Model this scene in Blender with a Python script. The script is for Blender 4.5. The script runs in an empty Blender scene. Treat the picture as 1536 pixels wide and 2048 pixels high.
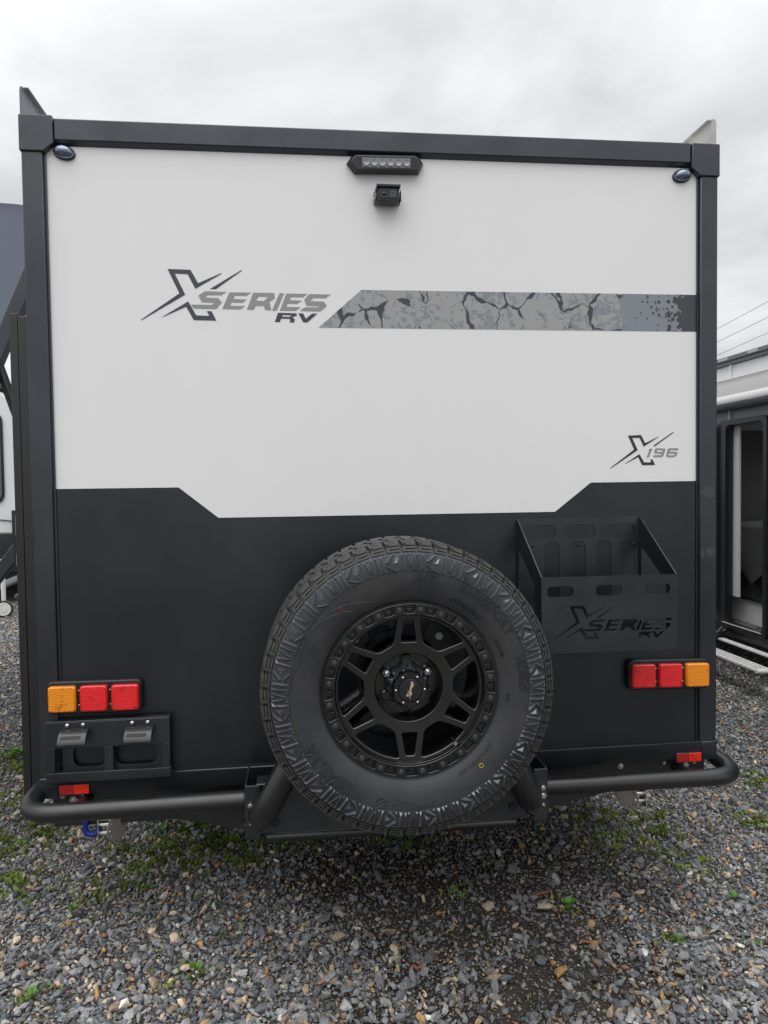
import bpy, bmesh, math, random
import numpy as np
from mathutils import Vector, Matrix, Euler
R = math.radians
PI = math.pi
S = bpy.context.scene
COL = S.collection
random.seed(7)
rng = np.random.default_rng(11)

# ------------------------------------------------------------------ camera
cam_d = bpy.data.cameras.new('camera')
cam = bpy.data.objects.new('camera', cam_d)
COL.objects.link(cam)
yaw, pitch, roll = 0.1133, -0.0353, -0.0134
fw = Vector((math.sin(yaw)*math.cos(pitch), math.cos(yaw)*math.cos(pitch), math.sin(pitch)))
rt = Vector((math.cos(yaw), -math.sin(yaw), 0)); up = rt.cross(fw)
r2 = math.cos(roll)*rt + math.sin(roll)*up; u2 = -math.sin(roll)*rt + math.cos(roll)*up
cam.matrix_world = Matrix(((r2.x, u2.x, -fw.x, -0.2981), (r2.y, u2.y, -fw.y, -2.3711), (r2.z, u2.z, -fw.z, 1.4817), (0, 0, 0, 1)))
cam_d.sensor_fit = 'VERTICAL'; cam_d.sensor_height = 24.0
cam_d.lens = 1436.93/2048*24.0
cam_d.clip_start = 0.05; cam_d.clip_end = 2000
S.camera = cam
S.render.resolution_x, S.render.resolution_y = 768, 1024

# ------------------------------------------------------------------ sky, sun, exposure
SUN_EL, SUN_AZ = 62.0, 205.0         # soft sun behind the cloud, high, from the camera's side (azimuth from +y clockwise)
W = bpy.data.worlds.new('World'); S.world = W; W.use_nodes = True
nt = W.node_tree; nt.nodes.clear()
def wn(t, **k):
    n = nt.nodes.new(t)
    for a, v in k.items(): setattr(n, a, v)
    return n
L = nt.links.new
out = wn('ShaderNodeOutputWorld'); bg = wn('ShaderNodeBackground')
sky = wn('ShaderNodeTexSky', sky_type='NISHITA', sun_disc=False, sun_elevation=R(SUN_EL), sun_rotation=R(SUN_AZ))
sky.dust_density = 4.0
skym = wn('ShaderNodeVectorMath', operation='SCALE'); skym.inputs['Scale'].default_value = 0.09
L(sky.outputs[0], skym.inputs[0])
tc = wn('ShaderNodeTexCoord'); sep = wn('ShaderNodeSeparateXYZ'); L(tc.outputs['Generated'], sep.inputs[0])
zc = wn('ShaderNodeMath', operation='MAXIMUM'); L(sep.outputs[2], zc.inputs[0]); zc.inputs[1].default_value = 0.0
za = wn('ShaderNodeMath', operation='ADD'); L(zc.outputs[0], za.inputs[0]); za.inputs[1].default_value = 0.22
dv = wn('ShaderNodeVectorMath', operation='DIVIDE'); cb = wn('ShaderNodeCombineXYZ')
for i in range(3): L(za.outputs[0], cb.inputs[i])
L(tc.outputs['Generated'], dv.inputs[0]); L(cb.outputs[0], dv.inputs[1])
n1 = wn('ShaderNodeTexNoise'); n1.inputs['Scale'].default_value = 1.5; n1.inputs['Detail'].default_value = 7; n1.inputs['Roughness'].default_value = 0.52
n1.inputs['Distortion'].default_value = 0.25
ofs = wn('ShaderNodeVectorMath', operation='ADD'); ofs.inputs[1].default_value = (3.7, 1.2, 0.0); L(dv.outputs[0], ofs.inputs[0]); L(ofs.outputs[0], n1.inputs['Vector'])
cr = wn('ShaderNodeMapRange'); L(n1.outputs[0], cr.inputs[0])
cr.inputs[1].default_value = 0.38; cr.inputs[2].default_value = 0.64; cr.inputs[3].default_value = 0.73; cr.inputs[4].default_value = 1.13
# overcast luminance rises towards the zenith
zp = wn('ShaderNodeMath', operation='POWER'); L(zc.outputs[0], zp.inputs[0]); zp.inputs[1].default_value = 4.0
gr = wn('ShaderNodeMapRange'); L(zp.outputs[0], gr.inputs[0])
gr.inputs[1].default_value = 0.0; gr.inputs[2].default_value = 1.0; gr.inputs[3].default_value = 0.73; gr.inputs[4].default_value = 2.25
ml = wn('ShaderNodeMath', operation='MULTIPLY'); L(cr.outputs[0], ml.inputs[0]); L(gr.outputs[0], ml.inputs[1])
cc = wn('ShaderNodeVectorMath', operation='SCALE'); cc.inputs[0].default_value = (0.975, 0.988, 1.01); L(ml.outputs[0], cc.inputs['Scale'])
mx = wn('ShaderNodeMix', data_type='RGBA'); mx.inputs[0].default_value = 0.93
L(skym.outputs[0], mx.inputs[6]); L(cc.outputs[0], mx.inputs[7])
L(mx.outputs[2], bg.inputs[0]); bg.inputs[1].default_value = 1.0
L(bg.outputs[0], out.inputs[0])
sl = bpy.data.lights.new('sun', 'SUN'); sun = bpy.data.objects.new('sun', sl); COL.objects.link(sun)
sl.energy = 1.0; sl.angle = R(70); sl.color = (1.0, 0.97, 0.93)
sd = Vector((math.sin(R(SUN_AZ))*math.cos(R(SUN_EL)), math.cos(R(SUN_AZ))*math.cos(R(SUN_EL)), math.sin(R(SUN_EL))))
sun.rotation_euler = sd.to_track_quat('Z', 'Y').to_euler(); sun.location = sd*30
vs = S.view_settings; vs.view_transform = 'Standard'; vs.look = 'None'; vs.gamma = 1; vs.exposure = 0.27; vs.use_curve_mapping = False
S.cycles.use_denoising = True
S.cycles.max_bounces = 6

# ------------------------------------------------------------------ materials
def mat(name, col, rough=0.5, metal=0.0, spec=0.5, coat=0.0, bump=None, var=None, vec='Object', tint=None):
    """bump=(scale, strength, distance); var=(scale, amount) tints the base colour by noise."""
    m = bpy.data.materials.new(name); m.use_nodes = True
    t = m.node_tree; b = t.nodes['Principled BSDF']
    b.inputs['Base Color'].default_value = (*col, 1); b.inputs['Roughness'].default_value = rough
    b.inputs['Metallic'].default_value = metal; b.inputs['Specular IOR Level'].default_value = spec
    b.inputs['Coat Weight'].default_value = coat; b.inputs['Coat Roughness'].default_value = 0.08
    if tint: b.inputs['Specular Tint'].default_value = (*tint, 1)
    c = t.nodes.new('ShaderNodeTexCoord')
    if bump:
        n = t.nodes.new('ShaderNodeTexNoise'); n.inputs['Scale'].default_value = bump[0]; n.inputs['Detail'].default_value = 3
        t.links.new(c.outputs[vec], n.inputs['Vector'])
        bp = t.nodes.new('ShaderNodeBump'); bp.inputs['Strength'].default_value = bump[1]; bp.inputs['Distance'].default_value = bump[2]
        t.links.new(n.outputs[0], bp.inputs['Height']); t.links.new(bp.outputs[0], b.inputs['Normal'])
    if var:
        n = t.nodes.new('ShaderNodeTexNoise'); n.inputs['Scale'].default_value = var[0]; n.inputs['Detail'].default_value = 5
        t.links.new(c.outputs[vec], n.inputs['Vector'])
        mr = t.nodes.new('ShaderNodeMapRange'); t.links.new(n.outputs[0], mr.inputs[0])
        mr.inputs[1].default_value = 0.3; mr.inputs[2].default_value = 0.7; mr.inputs[3].default_value = 1-var[1]; mr.inputs[4].default_value = 1+var[1]
        v = t.nodes.new('ShaderNodeVectorMath'); v.operation = 'SCALE'; v.inputs[0].default_value = col
        t.links.new(mr.outputs[0], v.inputs['Scale']); t.links.new(v.outputs[0], b.inputs['Base Color'])
        mr2 = t.nodes.new('ShaderNodeMapRange'); t.links.new(n.outputs[0], mr2.inputs[0])
        mr2.inputs[1].default_value = 0.3; mr2.inputs[2].default_value = 0.7
        mr2.inputs[3].default_value = max(0.02, rough-0.06); mr2.inputs[4].default_value = min(1, rough+0.06)
        t.links.new(mr2.outputs[0], b.inputs['Roughness'])
    return m
M = {}
M['white'] = mat('white_composite', (0.86, 0.855, 0.86), 0.34, spec=0.4, bump=(1.6, 0.12, 0.02), var=(0.9, 0.012))
M['dark'] = mat('charcoal_panel', (0.062, 0.066, 0.074), 0.35, metal=0.88, spec=0.5, bump=(700, 0.16, 0.0005), var=(3.0, 0.10))
M['trim'] = mat('charcoal_trim', (0.078, 0.083, 0.096), 0.33, metal=0.86, spec=0.5, bump=(900, 0.1, 0.0003), var=(6, 0.08))
M['tube'] = mat('textured_black_powdercoat', (0.007, 0.0075, 0.008), 0.36, spec=0.8, bump=(480, 0.35, 0.0008), var=(9, 0.12))
M['plate'] = mat('satin_charcoal_steel', (0.070, 0.075, 0.085), 0.36, metal=0.84, spec=0.5, bump=(600, 0.2, 0.0005), var=(8, 0.12))
M['black'] = mat('black_plastic', (0.012, 0.013, 0.015), 0.4, var=(20, 0.15))
M['gloss_black'] = mat('gloss_black_plastic', (0.012, 0.014, 0.02), 0.12, coat=0.6)
M['zinc'] = mat('zinc_plated_steel', (0.62, 0.61, 0.57), 0.34, metal=1.0, var=(60, 0.2))
M['steel'] = mat('bright_steel', (0.75, 0.75, 0.75), 0.2, metal=1.0)
M['alu'] = mat('mill_aluminium', (0.82, 0.82, 0.80), 0.45, metal=0.1, var=(14, 0.08))
M['rail'] = mat('grey_coated_rail', (0.16, 0.17, 0.19), 0.42, var=(10, 0.12))
M['rail_lit_and_pale'] = mat('lit_rail_pale_fittings', (0.50, 0.49, 0.46), 0.45, var=(16, 0.12))  # right roof rail's lit look put into the colour; also plain pale fittings
M['rim'] = mat('satin_black_alloy', (0.006, 0.006, 0.0062), 0.20, spec=1.0, bump=(500, 0.08, 0.0003), var=(12, 0.15))
M['blue'] = mat('blue_coated_hook', (0.01, 0.035, 0.28), 0.35)
M['gold'] = mat('gold_print', (0.75, 0.55, 0.36), 0.4)
M['decal_dark'] = mat('dark_vinyl', (0.055, 0.060, 0.078), 0.4)
M['decal_grey'] = mat('grey_vinyl', (0.30, 0.30, 0.305), 0.42)
M['decal_black'] = mat('black_vinyl', (0.03, 0.03, 0.033), 0.4)
M['yellow'] = mat('yellow_paint', (0.55, 0.36, 0.08), 0.6)
M['redmark'] = mat('red_paint', (0.32, 0.05, 0.03), 0.6)
M['fabric'] = mat('grey_awning_fabric', (0.16, 0.16, 0.155), 0.9, bump=(250, 0.2, 0.001))
_t = M['fabric'].node_tree; _b = _t.nodes['Principled BSDF']; _o = _t.nodes['Material Output']
_tr = _t.nodes.new('ShaderNodeBsdfTranslucent'); _tr.inputs[0].default_value = (0.52, 0.55, 0.62, 1); _mx = _t.nodes.new('ShaderNodeMixShader'); _mx.inputs[0].default_value = 0.55
_t.links.new(_b.outputs[0], _mx.inputs[1]); _t.links.new(_tr.outputs[0], _mx.inputs[2]); _t.links.new(_mx.outputs[0], _o.inputs[0])
M['door_black'] = mat('black_door_frame', (0.012, 0.013, 0.015), 0.3)
M['glass'] = mat('dark_window', (0.09, 0.11, 0.13), 0.06, coat=0.5)
M['van_white'] = mat('white_gelcoat', (0.80, 0.81, 0.82), 0.3, var=(2, 0.015))
M['awn_white'] = mat('white_vinyl_awning', (0.72, 0.71, 0.70), 0.45, var=(4, 0.03))
M['inner_white'] = mat('white_laminate', (0.72, 0.72, 0.72), 0.4)
M['inner_dark'] = mat('dark_interior', (0.13, 0.13, 0.13), 0.6)
M['quilt'] = mat('white_quilt', (0.75, 0.74, 0.74), 0.9, bump=(70, 0.6, 0.006))
M['leafgreen'] = mat('weed_green', (0.085, 0.19, 0.028), 0.5, var=(60, 0.25))
M['moss'] = mat('moss_green', (0.145, 0.195, 0.04), 0.7, var=(9, 0.5))
M['drygrass'] = mat('dry_straw', (0.33, 0.25, 0.12), 0.8)
M['deadleaf'] = mat('dead_leaf_brown', (0.33, 0.12, 0.045), 0.7, var=(40, 0.4))
M['cable'] = mat('cable_black', (0.03, 0.03, 0.03), 0.7)
M['led_glass'] = mat('led_lens', (0.20, 0.21, 0.23), 0.25, spec=0.6)
M['led_chip'] = mat('led_reflector', (0.36, 0.36, 0.37), 0.45, metal=0.2, bump=(900, 0.6, 0.001))
M['chain'] = mat('dull_chain', (0.34, 0.33, 0.30), 0.45, metal=0.4)

M['smudge'] = mat('grey_smudge', (0.055, 0.057, 0.060), 0.5, var=(120, 0.3))
M['lamp_hood'] = mat('black_lamp_hood', (0.022, 0.023, 0.026), 0.3, coat=0.3)
M['brass'] = mat('pale_latch', (0.42, 0.38, 0.28), 0.5)
M['rubber_letter'] = mat('moulded_rubber', (0.016, 0.017, 0.019), 0.34, spec=0.8)
M['tread'] = mat('dusty_tread_rubber', (0.040, 0.039, 0.037), 0.55, spec=0.6, var=(25, 0.45))
M['lug'] = mat('sidewall_lug_rubber', (0.078, 0.085, 0.099), 0.28, spec=1.0, coat=0.8, tint=(.85, .92, 1.0), var=(14, 0.3))
M['rim_bolt'] = mat('dark_bolt', (0.045, 0.052, 0.06), 0.32)
M['cap'] = mat('gloss_cap', (0.17, 0.18, 0.21), 0.16, metal=0.8, coat=0.6)
M['dark_chrome'] = mat('smoked_chrome', (0.22, 0.25, 0.31), 0.10, metal=0.9)
M['grey_wall'] = mat('dark_grey_wall', (0.15, 0.17, 0.20), 0.35, var=(3, 0.06))

def lens(name, col):
    m = mat(name, col, 0.22, spec=0.5, coat=0.5)
    t = m.node_tree; b = t.nodes['Principled BSDF']
    c = t.nodes.new('ShaderNodeTexCoord'); v = t.nodes.new('ShaderNodeTexVoronoi')
    v.inputs['Scale'].default_value = 190; v.inputs['Randomness'].default_value = 0.25
    t.links.new(c.outputs['Object'], v.inputs['Vector'])
    bp = t.nodes.new('ShaderNodeBump'); bp.inputs['Strength'].default_value = 0.55; bp.inputs['Distance'].default_value = 0.003; bp.invert = True
    t.links.new(v.outputs['Distance'], bp.inputs['Height']); t.links.new(bp.outputs[0], b.inputs['Normal'])
    # circuit board seen as dark specks through the prisms
    n = t.nodes.new('ShaderNodeTexNoise'); n.inputs['Scale'].default_value = 260; n.inputs['Detail'].default_value = 1
    t.links.new(c.outputs['Object'], n.inputs['Vector'])
    n2 = t.nodes.new('ShaderNodeTexNoise'); n2.inputs['Scale'].default_value = 32; t.links.new(c.outputs['Object'], n2.inputs['Vector'])
    a = t.nodes.new('ShaderNodeMath'); a.operation = 'MULTIPLY'; t.links.new(n.outputs[0], a.inputs[0]); t.links.new(n2.outputs[0], a.inputs[1])
    mr = t.nodes.new('ShaderNodeMapRange'); t.links.new(a.outputs[0], mr.inputs[0])
    mr.inputs[1].default_value = 0.335; mr.inputs[2].default_value = 0.42; mr.inputs[3].default_value = 1.0; mr.inputs[4].default_value = 0.3
    sc = t.nodes.new('ShaderNodeVectorMath'); sc.operation = 'SCALE'; sc.inputs[0].default_value = col
    t.links.new(mr.outputs[0], sc.inputs['Scale']); t.links.new(sc.outputs[0], b.inputs['Base Color'])
    return m
M['lens_red'] = lens('red_lens', (0.88, 0.012, 0.018))
M['lens_deep'] = lens('deep_red_lens', (0.42, 0.015, 0.015))
M['lens_scarlet'] = lens('scarlet_reflector', (0.85, 0.03, 0.012))
M['lens_amber'] = lens('amber_lens', (0.95, 0.30, 0.004))

def rubber():
    m = mat('tyre_rubber', (0.022, 0.022, 0.023), 0.50, spec=0.7, bump=(160, 0.12, 0.001), tint=(.85, .92, 1.0))
    t = m.node_tree; b = t.nodes['Principled BSDF']; c = t.nodes.new('ShaderNodeTexCoord')
    n = t.nodes.new('ShaderNodeTexNoise'); n.inputs['Scale'].default_value = 7; n.inputs['Detail'].default_value = 8; n.inputs['Roughness'].default_value = 0.65
    t.links.new(c.outputs['Object'], n.inputs['Vector'])
    r = t.nodes.new('ShaderNodeValToRGB'); t.links.new(n.outputs[0], r.inputs[0])
    r.color_ramp.elements[0].position = 0.36; r.color_ramp.elements[0].color = (0.018, 0.019, 0.022, 1)
    r.color_ramp.elements[1].position = 0.72; r.color_ramp.elements[1].color = (0.054, 0.050, 0.047, 1)
    t.links.new(r.outputs[0], b.inputs['Base Color'])
    return m
M['rubber'] = rubber()
def streaks(m, amt):
    t = m.node_tree; b = t.nodes['Principled BSDF']; src = b.inputs['Base Color'].links[0].from_socket
    c = t.nodes.new('ShaderNodeTexCoord'); mp = t.nodes.new('ShaderNodeMapping'); mp.inputs['Scale'].default_value = (3.2, 1, 0.8); t.links.new(c.outputs['Object'], mp.inputs[0])
    n = t.nodes.new('ShaderNodeTexNoise'); n.inputs['Scale'].default_value = 2.5; n.inputs['Detail'].default_value = 6; n.inputs['Roughness'].default_value = 0.65; t.links.new(mp.outputs[0], n.inputs['Vector'])
    n2 = t.nodes.new('ShaderNodeTexNoise'); n2.inputs['Scale'].default_value = 130; n2.inputs['Detail'].default_value = 2; t.links.new(c.outputs['Object'], n2.inputs['Vector'])
    f = t.nodes.new('ShaderNodeMapRange'); t.links.new(n2.outputs[0], f.inputs[0]); f.inputs[1].default_value = 0.74; f.inputs[2].default_value = 0.80; f.inputs[3].default_value = 1.0; f.inputs[4].default_value = 1-amt*5
    r = t.nodes.new('ShaderNodeMapRange'); t.links.new(n.outputs[0], r.inputs[0]); r.inputs[1].default_value = 0.35; r.inputs[2].default_value = 0.65; r.inputs[3].default_value = 1-amt; r.inputs[4].default_value = 1+amt*.4
    q = t.nodes.new('ShaderNodeMath'); q.operation = 'MULTIPLY'; t.links.new(f.outputs[0], q.inputs[0]); t.links.new(r.outputs[0], q.inputs[1])
    v = t.nodes.new('ShaderNodeVectorMath'); v.operation = 'SCALE'; t.links.new(src, v.inputs[0]); t.links.new(q.outputs[0], v.inputs['Scale']); t.links.new(v.outputs[0], b.inputs['Base Color'])
streaks(M['white'], 0.009); streaks(M['dark'], 0.06); streaks(M['trim'], 0.05); streaks(M['plate'], 0.06)

def camo():
    """printed crackle stripe; colour only, in metres along the panel."""
    m = bpy.data.materials.new('camo_print'); m.use_nodes = True
    t = m.node_tree; b = t.nodes['Principled BSDF']; b.inputs['Roughness'].default_value = 0.4
    N = t.nodes.new; K = t.links.new
    c = N('ShaderNodeTexCoord'); sp = N('ShaderNodeSeparateXYZ'); K(c.outputs['Object'], sp.inputs[0])
    cx = N('ShaderNodeCombineXYZ'); K(sp.outputs[0], cx.inputs[0]); K(sp.outputs[2], cx.inputs[1])
    def noise(scale, detail=3, vecout=None, dist=0.0):
        n = N('ShaderNodeTexNoise'); n.inputs['Scale'].default_value = scale; n.inputs['Detail'].default_value = detail; n.inputs['Distortion'].default_value = dist
        K(vecout or cx.outputs[0], n.inputs['Vector']); return n
    def math_(op, a, bb):
        n = N('ShaderNodeMath'); n.operation = op
        for i, v in enumerate((a, bb)):
            if isinstance(v, (int, float)): n.inputs[i].default_value = v
            else: K(v, n.inputs[i])
        return n.outputs[0]
    def mixc(f, c1, c2):
        n = N('ShaderNodeMix'); n.data_type = 'RGBA'; K(f, n.inputs[0])
        for i, v in ((6, c1), (7, c2)):
            if isinstance(v, tuple): n.inputs[i].default_value = (*v, 1)
            else: K(v, n.inputs[i])
        return n.outputs[2]
    warp = noise(22, 3)
    wv = N('ShaderNodeVectorMath'); wv.operation = 'SCALE'; wv.inputs['Scale'].default_value = 0.035; K(warp.outputs['Color'], wv.inputs[0])
    av = N('ShaderNodeVectorMath'); av.operation = 'ADD'; K(cx.outputs[0], av.inputs[0]); K(wv.outputs[0], av.inputs[1])
    base, blue, dark = (0.36, 0.36, 0.36), (0.235, 0.265, 0.29), (0.055, 0.058, 0.075)
    # blue-grey flakes
    pn = noise(42, 4, av.outputs[0], 1.0); big = noise(7, 2)
    flake = math_('GREATER_THAN', math_('ADD', pn.outputs[0], math_('MULTIPLY', math_('SUBTRACT', big.outputs[0], 0.5), 0.35)), 0.55)
    col = mixc(flake, base, blue)
    # dark crack lines
    v = N('ShaderNodeTexVoronoi'); v.feature = 'DISTANCE_TO_EDGE'; v.inputs['Scale'].default_value = 10.5; K(av.outputs[0], v.inputs['Vector'])
    wdt = noise(12, 2); th = math_('MULTIPLY', math_('SUBTRACT', wdt.outputs[0], 0.41), 0.32)
    crack = math_('LESS_THAN', v.outputs['Distance'], th)
    col = mixc(crack, col, dark)
    sm = noise(60, 2, av.outputs[0], 1.0)
    speck = math_('GREATER_THAN', sm.outputs[0], 0.72)
    col = mixc(speck, col, dark)
    # right end: blue-grey, then halftone dots, then dark
    xn = math_('ADD', sp.outputs[0], math_('MULTIPLY', math_('SUBTRACT', noise(16, 3).outputs[0], 0.5), 0.16))
    col = mixc(math_('GREATER_THAN', xn, 0.80), col, blue)
    d = N('ShaderNodeTexVoronoi'); d.inputs['Scale'].default_value = 52; d.inputs['Randomness'].default_value = 0.55; K(cx.outputs[0], d.inputs['Vector'])
    rad = math_('MULTIPLY', math_('SUBTRACT', sp.outputs[0], 0.76), 1.75)
    col = mixc(math_('LESS_THAN', d.outputs['Distance'], rad), col, dark)
    torn = math_('GREATER_THAN', math_('ADD', sp.outputs[0], math_('MULTIPLY', math_('SUBTRACT', noise(30, 3, av.outputs[0]).outputs[0], 0.5), 0.42)), 0.985)
    col = mixc(torn, col, (0.06, 0.058, 0.068))
    K(col, b.inputs['Base Color'])
    return m
M['camo'] = camo()

def gravel_ground():
    m = bpy.data.materials.new('gravel_ground'); m.use_nodes = True
    t = m.node_tree; b = t.nodes['Principled BSDF']; b.inputs['Roughness'].default_value = 0.85; N = t.nodes.new; K = t.links.new
    c = N('ShaderNodeTexCoord'); v = N('ShaderNodeTexVoronoi'); v.inputs['Scale'].default_value = 46; K(c.outputs['Object'], v.inputs['Vector'])
    sp = N('ShaderNodeSeparateColor'); K(v.outputs['Color'], sp.inputs[0])
    r = N('ShaderNodeValToRGB'); K(sp.outputs[0], r.inputs[0]); e = r.color_ramp
    e.elements[0].color = (0.05, 0.055, 0.06, 1); e.elements[1].color = (0.30, 0.24, 0.16, 1); e.elements[1].position = 1.0
    for p, k in ((0.3, (0.09, 0.10, 0.11, 1)), (0.6, (0.17, 0.18, 0.19, 1)), (0.85, (0.24, 0.24, 0.23, 1)), (0.9, (0.26, 0.18, 0.10, 1))):
        x = e.elements.new(p); x.color = k
    vd = N('ShaderNodeTexVoronoi'); vd.feature = 'DISTANCE_TO_EDGE'; vd.inputs['Scale'].default_value = 46; K(c.outputs['Object'], vd.inputs['Vector'])
    mr = N('ShaderNodeMapRange'); K(vd.outputs['Distance'], mr.inputs[0]); mr.inputs[1].default_value = 0.03; mr.inputs[2].default_value = 0.16
    n = N('ShaderNodeTexNoise'); n.inputs['Scale'].default_value = 2.2; n.inputs['Detail'].default_value = 6; K(c.outputs['Object'], n.inputs['Vector'])
    soilm = N('ShaderNodeMapRange'); K(n.outputs[0], soilm.inputs[0]); soilm.inputs[1].default_value = 0.42; soilm.inputs[2].default_value = 0.62
    soil = N('ShaderNodeMix'); soil.data_type = 'RGBA'; K(soilm.outputs[0], soil.inputs[0]); soil.inputs[6].default_value = (0.035, 0.027, 0.018, 1); soil.inputs[7].default_value = (0.065, 0.055, 0.042, 1)
    mx = N('ShaderNodeMix'); mx.data_type = 'RGBA'; K(mr.outputs[0], mx.inputs[0]); K(soil.outputs[2], mx.inputs[6]); K(r.outputs[0], mx.inputs[7])
    K(mx.outputs[2], b.inputs['Base Color'])
    bp = N('ShaderNodeBump'); bp.inputs['Strength'].default_value = 0.9; bp.inputs['Distance'].default_value = 0.012; K(vd.outputs['Distance'], bp.inputs['Height']); K(bp.outputs[0], b.inputs['Normal'])
    return m
M['ground'] = gravel_ground()
def soil():
    m = mat('damp_soil', (0.030, 0.023, 0.016), 0.8, bump=(90, 0.8, 0.012), var=(14, 0.45)); return m
M['soil'] = soil()
def stone_mat():
    m = bpy.data.materials.new('crushed_stone'); m.use_nodes = True
    t = m.node_tree; b = t.nodes['Principled BSDF']; b.inputs['Roughness'].default_value = 0.7; N = t.nodes.new; K = t.links.new
    a = N('ShaderNodeAttribute'); a.attribute_name = 'stone'; c = N('ShaderNodeTexCoord')
    n = N('ShaderNodeTexNoise'); n.inputs['Scale'].default_value = 130; n.inputs['Detail'].default_value = 4; K(c.outputs['Object'], n.inputs['Vector'])
    mr = N('ShaderNodeMapRange'); K(n.outputs[0], mr.inputs[0]); mr.inputs[1].default_value = 0.3; mr.inputs[2].default_value = 0.7; mr.inputs[3].default_value = 0.72; mr.inputs[4].default_value = 1.28
    v = N('ShaderNodeVectorMath'); v.operation = 'SCALE'; K(a.outputs['Color'], v.inputs[0]); K(mr.outputs[0], v.inputs['Scale']); K(v.outputs[0], b.inputs['Base Color'])
    return m
M['stone'] = stone_mat()

# ------------------------------------------------------------------ mesh helpers
def box(bm, x0, x1, y0, y1, z0, z1):
    v = [bm.verts.new((x, y, z)) for x in (x0, x1) for y in (y0, y1) for z in (z0, z1)]
    for f in ((0, 1, 3, 2), (4, 6, 7, 5), (0, 4, 5, 1), (2, 3, 7, 6), (0, 2, 6, 4), (1, 5, 7, 3)):
        bm.faces.new([v[i] for i in f])
    return bm
def rpoly(pts, r, n=4):
    """round the corners of a 2D polygon; r one radius or one per corner."""
    o = []; k = len(pts)
    for i in range(k):
        p = Vector(pts[i]); a = Vector(pts[i-1])-p; b = Vector(pts[(i+1) % k])-p
        rr = r[i] if isinstance(r, (list, tuple)) else r
        rr = min(rr, a.length*0.48, b.length*0.48)
        if rr <= 0: o.append(tuple(p)); continue
        s = p+a.normalized()*rr; e = p+b.normalized()*rr
        for j in range(n+1):
            u = j/n; o.append(tuple(s*(1-u)**2+p*2*u*(1-u)+e*u*u))
    return o
def rect(x0, x1, z0, z1, r=0.0, n=4):
    p = [(x0, z0), (x1, z0), (x1, z1), (x0, z1)]
    return rpoly(p, r, n) if r else p
def plate(bm, outer, y0, y1, holes=()):
    """a plate in the xz plane from y0 to y1 with holes."""
    t = bmesh.new(); ed = []
    for loop in (outer, *holes):
        vs_ = [t.verts.new((p[0], y0, p[1])) for p in loop]
        ed += [t.edges.new((vs_[i], vs_[(i+1) % len(vs_)])) for i in range(len(vs_))]
    if holes:
        bmesh.ops.triangle_fill(t, use_beauty=True, use_dissolve=False, edges=ed, normal=(0, -1, 0))
    else:
        t.faces.new([v for v in t.verts])
    fs = list(t.faces)
    ex = bmesh.ops.extrude_face_region(t, geom=fs, use_keep_orig=True)
    for v in [g for g in ex['geom'] if isinstance(g, bmesh.types.BMVert)]: v.co.y = y1
    bmesh.ops.recalc_face_normals(t, faces=t.faces)
    me = bpy.data.meshes.new('t'); t.to_mesh(me); t.free(); bm.from_mesh(me); bpy.data.meshes.remove(me)
    return bm
def loft(bm, o1, y1, o2, y2):
    a = [bm.verts.new((p[0], y1, p[1])) for p in o1]; b = [bm.verts.new((p[0], y2, p[1])) for p in o2]; n = len(a)
    for i in range(n): bm.faces.new((a[i], a[(i+1) % n], b[(i+1) % n], b[i]))
    bm.faces.new(a); bm.faces.new(b); return bm
def tube(bm, pts, r, seg=16, cap=True):
    pts = [Vector(p) for p in pts]; n = len(pts)
    tg = [(pts[min(i+1, n-1)]-pts[max(i-1, 0)]).normalized() for i in range(n)]
    ref = Vector((0, 0, 1)) if abs(tg[0].z) < 0.9 else Vector((0, 1, 0))
    u = tg[0].cross(ref).normalized(); rings = []
    for i in range(n):
        u = (u-tg[i]*u.dot(tg[i])).normalized(); w = tg[i].cross(u)
        rr = r[i] if isinstance(r, (list, tuple)) else r
        rings.append([bm.verts.new(pts[i]+(u*math.cos(2*PI*k/seg)+w*math.sin(2*PI*k/seg))*rr) for k in range(seg)])
    for i in range(n-1):
        for k in range(seg): bm.faces.new((rings[i][k], rings[i][(k+1) % seg], rings[i+1][(k+1) % seg], rings[i+1][k]))
    if cap: bm.faces.new(rings[0]); bm.faces.new(rings[-1])
    return bm
def fillet(pts, rad, n=8):
    pts = [Vector(p) for p in pts]; o = [pts[0]]
    for i in range(1, len(pts)-1):
        p = pts[i]; a = pts[i-1]-p; b = pts[i+1]-p; r = min(rad, a.length*0.49, b.length*0.49)
        s = p+a.normalized()*r; e = p+b.normalized()*r
        for j in range(n+1):
            u = j/n; o.append(s*(1-u)**2+p*2*u*(1-u)+e*u*u)
    return o+[pts[-1]]
def cyl(bm, c, d, r, h, seg=16, r2=None):
    c = Vector(c); d = Vector(d).normalized()
    return tube(bm, [c, c+d*h], [r, r if r2 is None else r2], seg)
def lathe(bm, prof, seg=64, closed=False):
    """profile of (radius, y) turned about the y axis."""
    rings = [[bm.verts.new((rr*math.sin(2*PI*k/seg), y, rr*math.cos(2*PI*k/seg))) for k in range(seg)] for rr, y in prof]
    m = len(rings)
    for i in range(m if closed else m-1):
        a, b = rings[i], rings[(i+1) % m]
        for k in range(seg): bm.faces.new((a[k], a[(k+1) % seg], b[(k+1) % seg], b[k]))
    return bm
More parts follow.
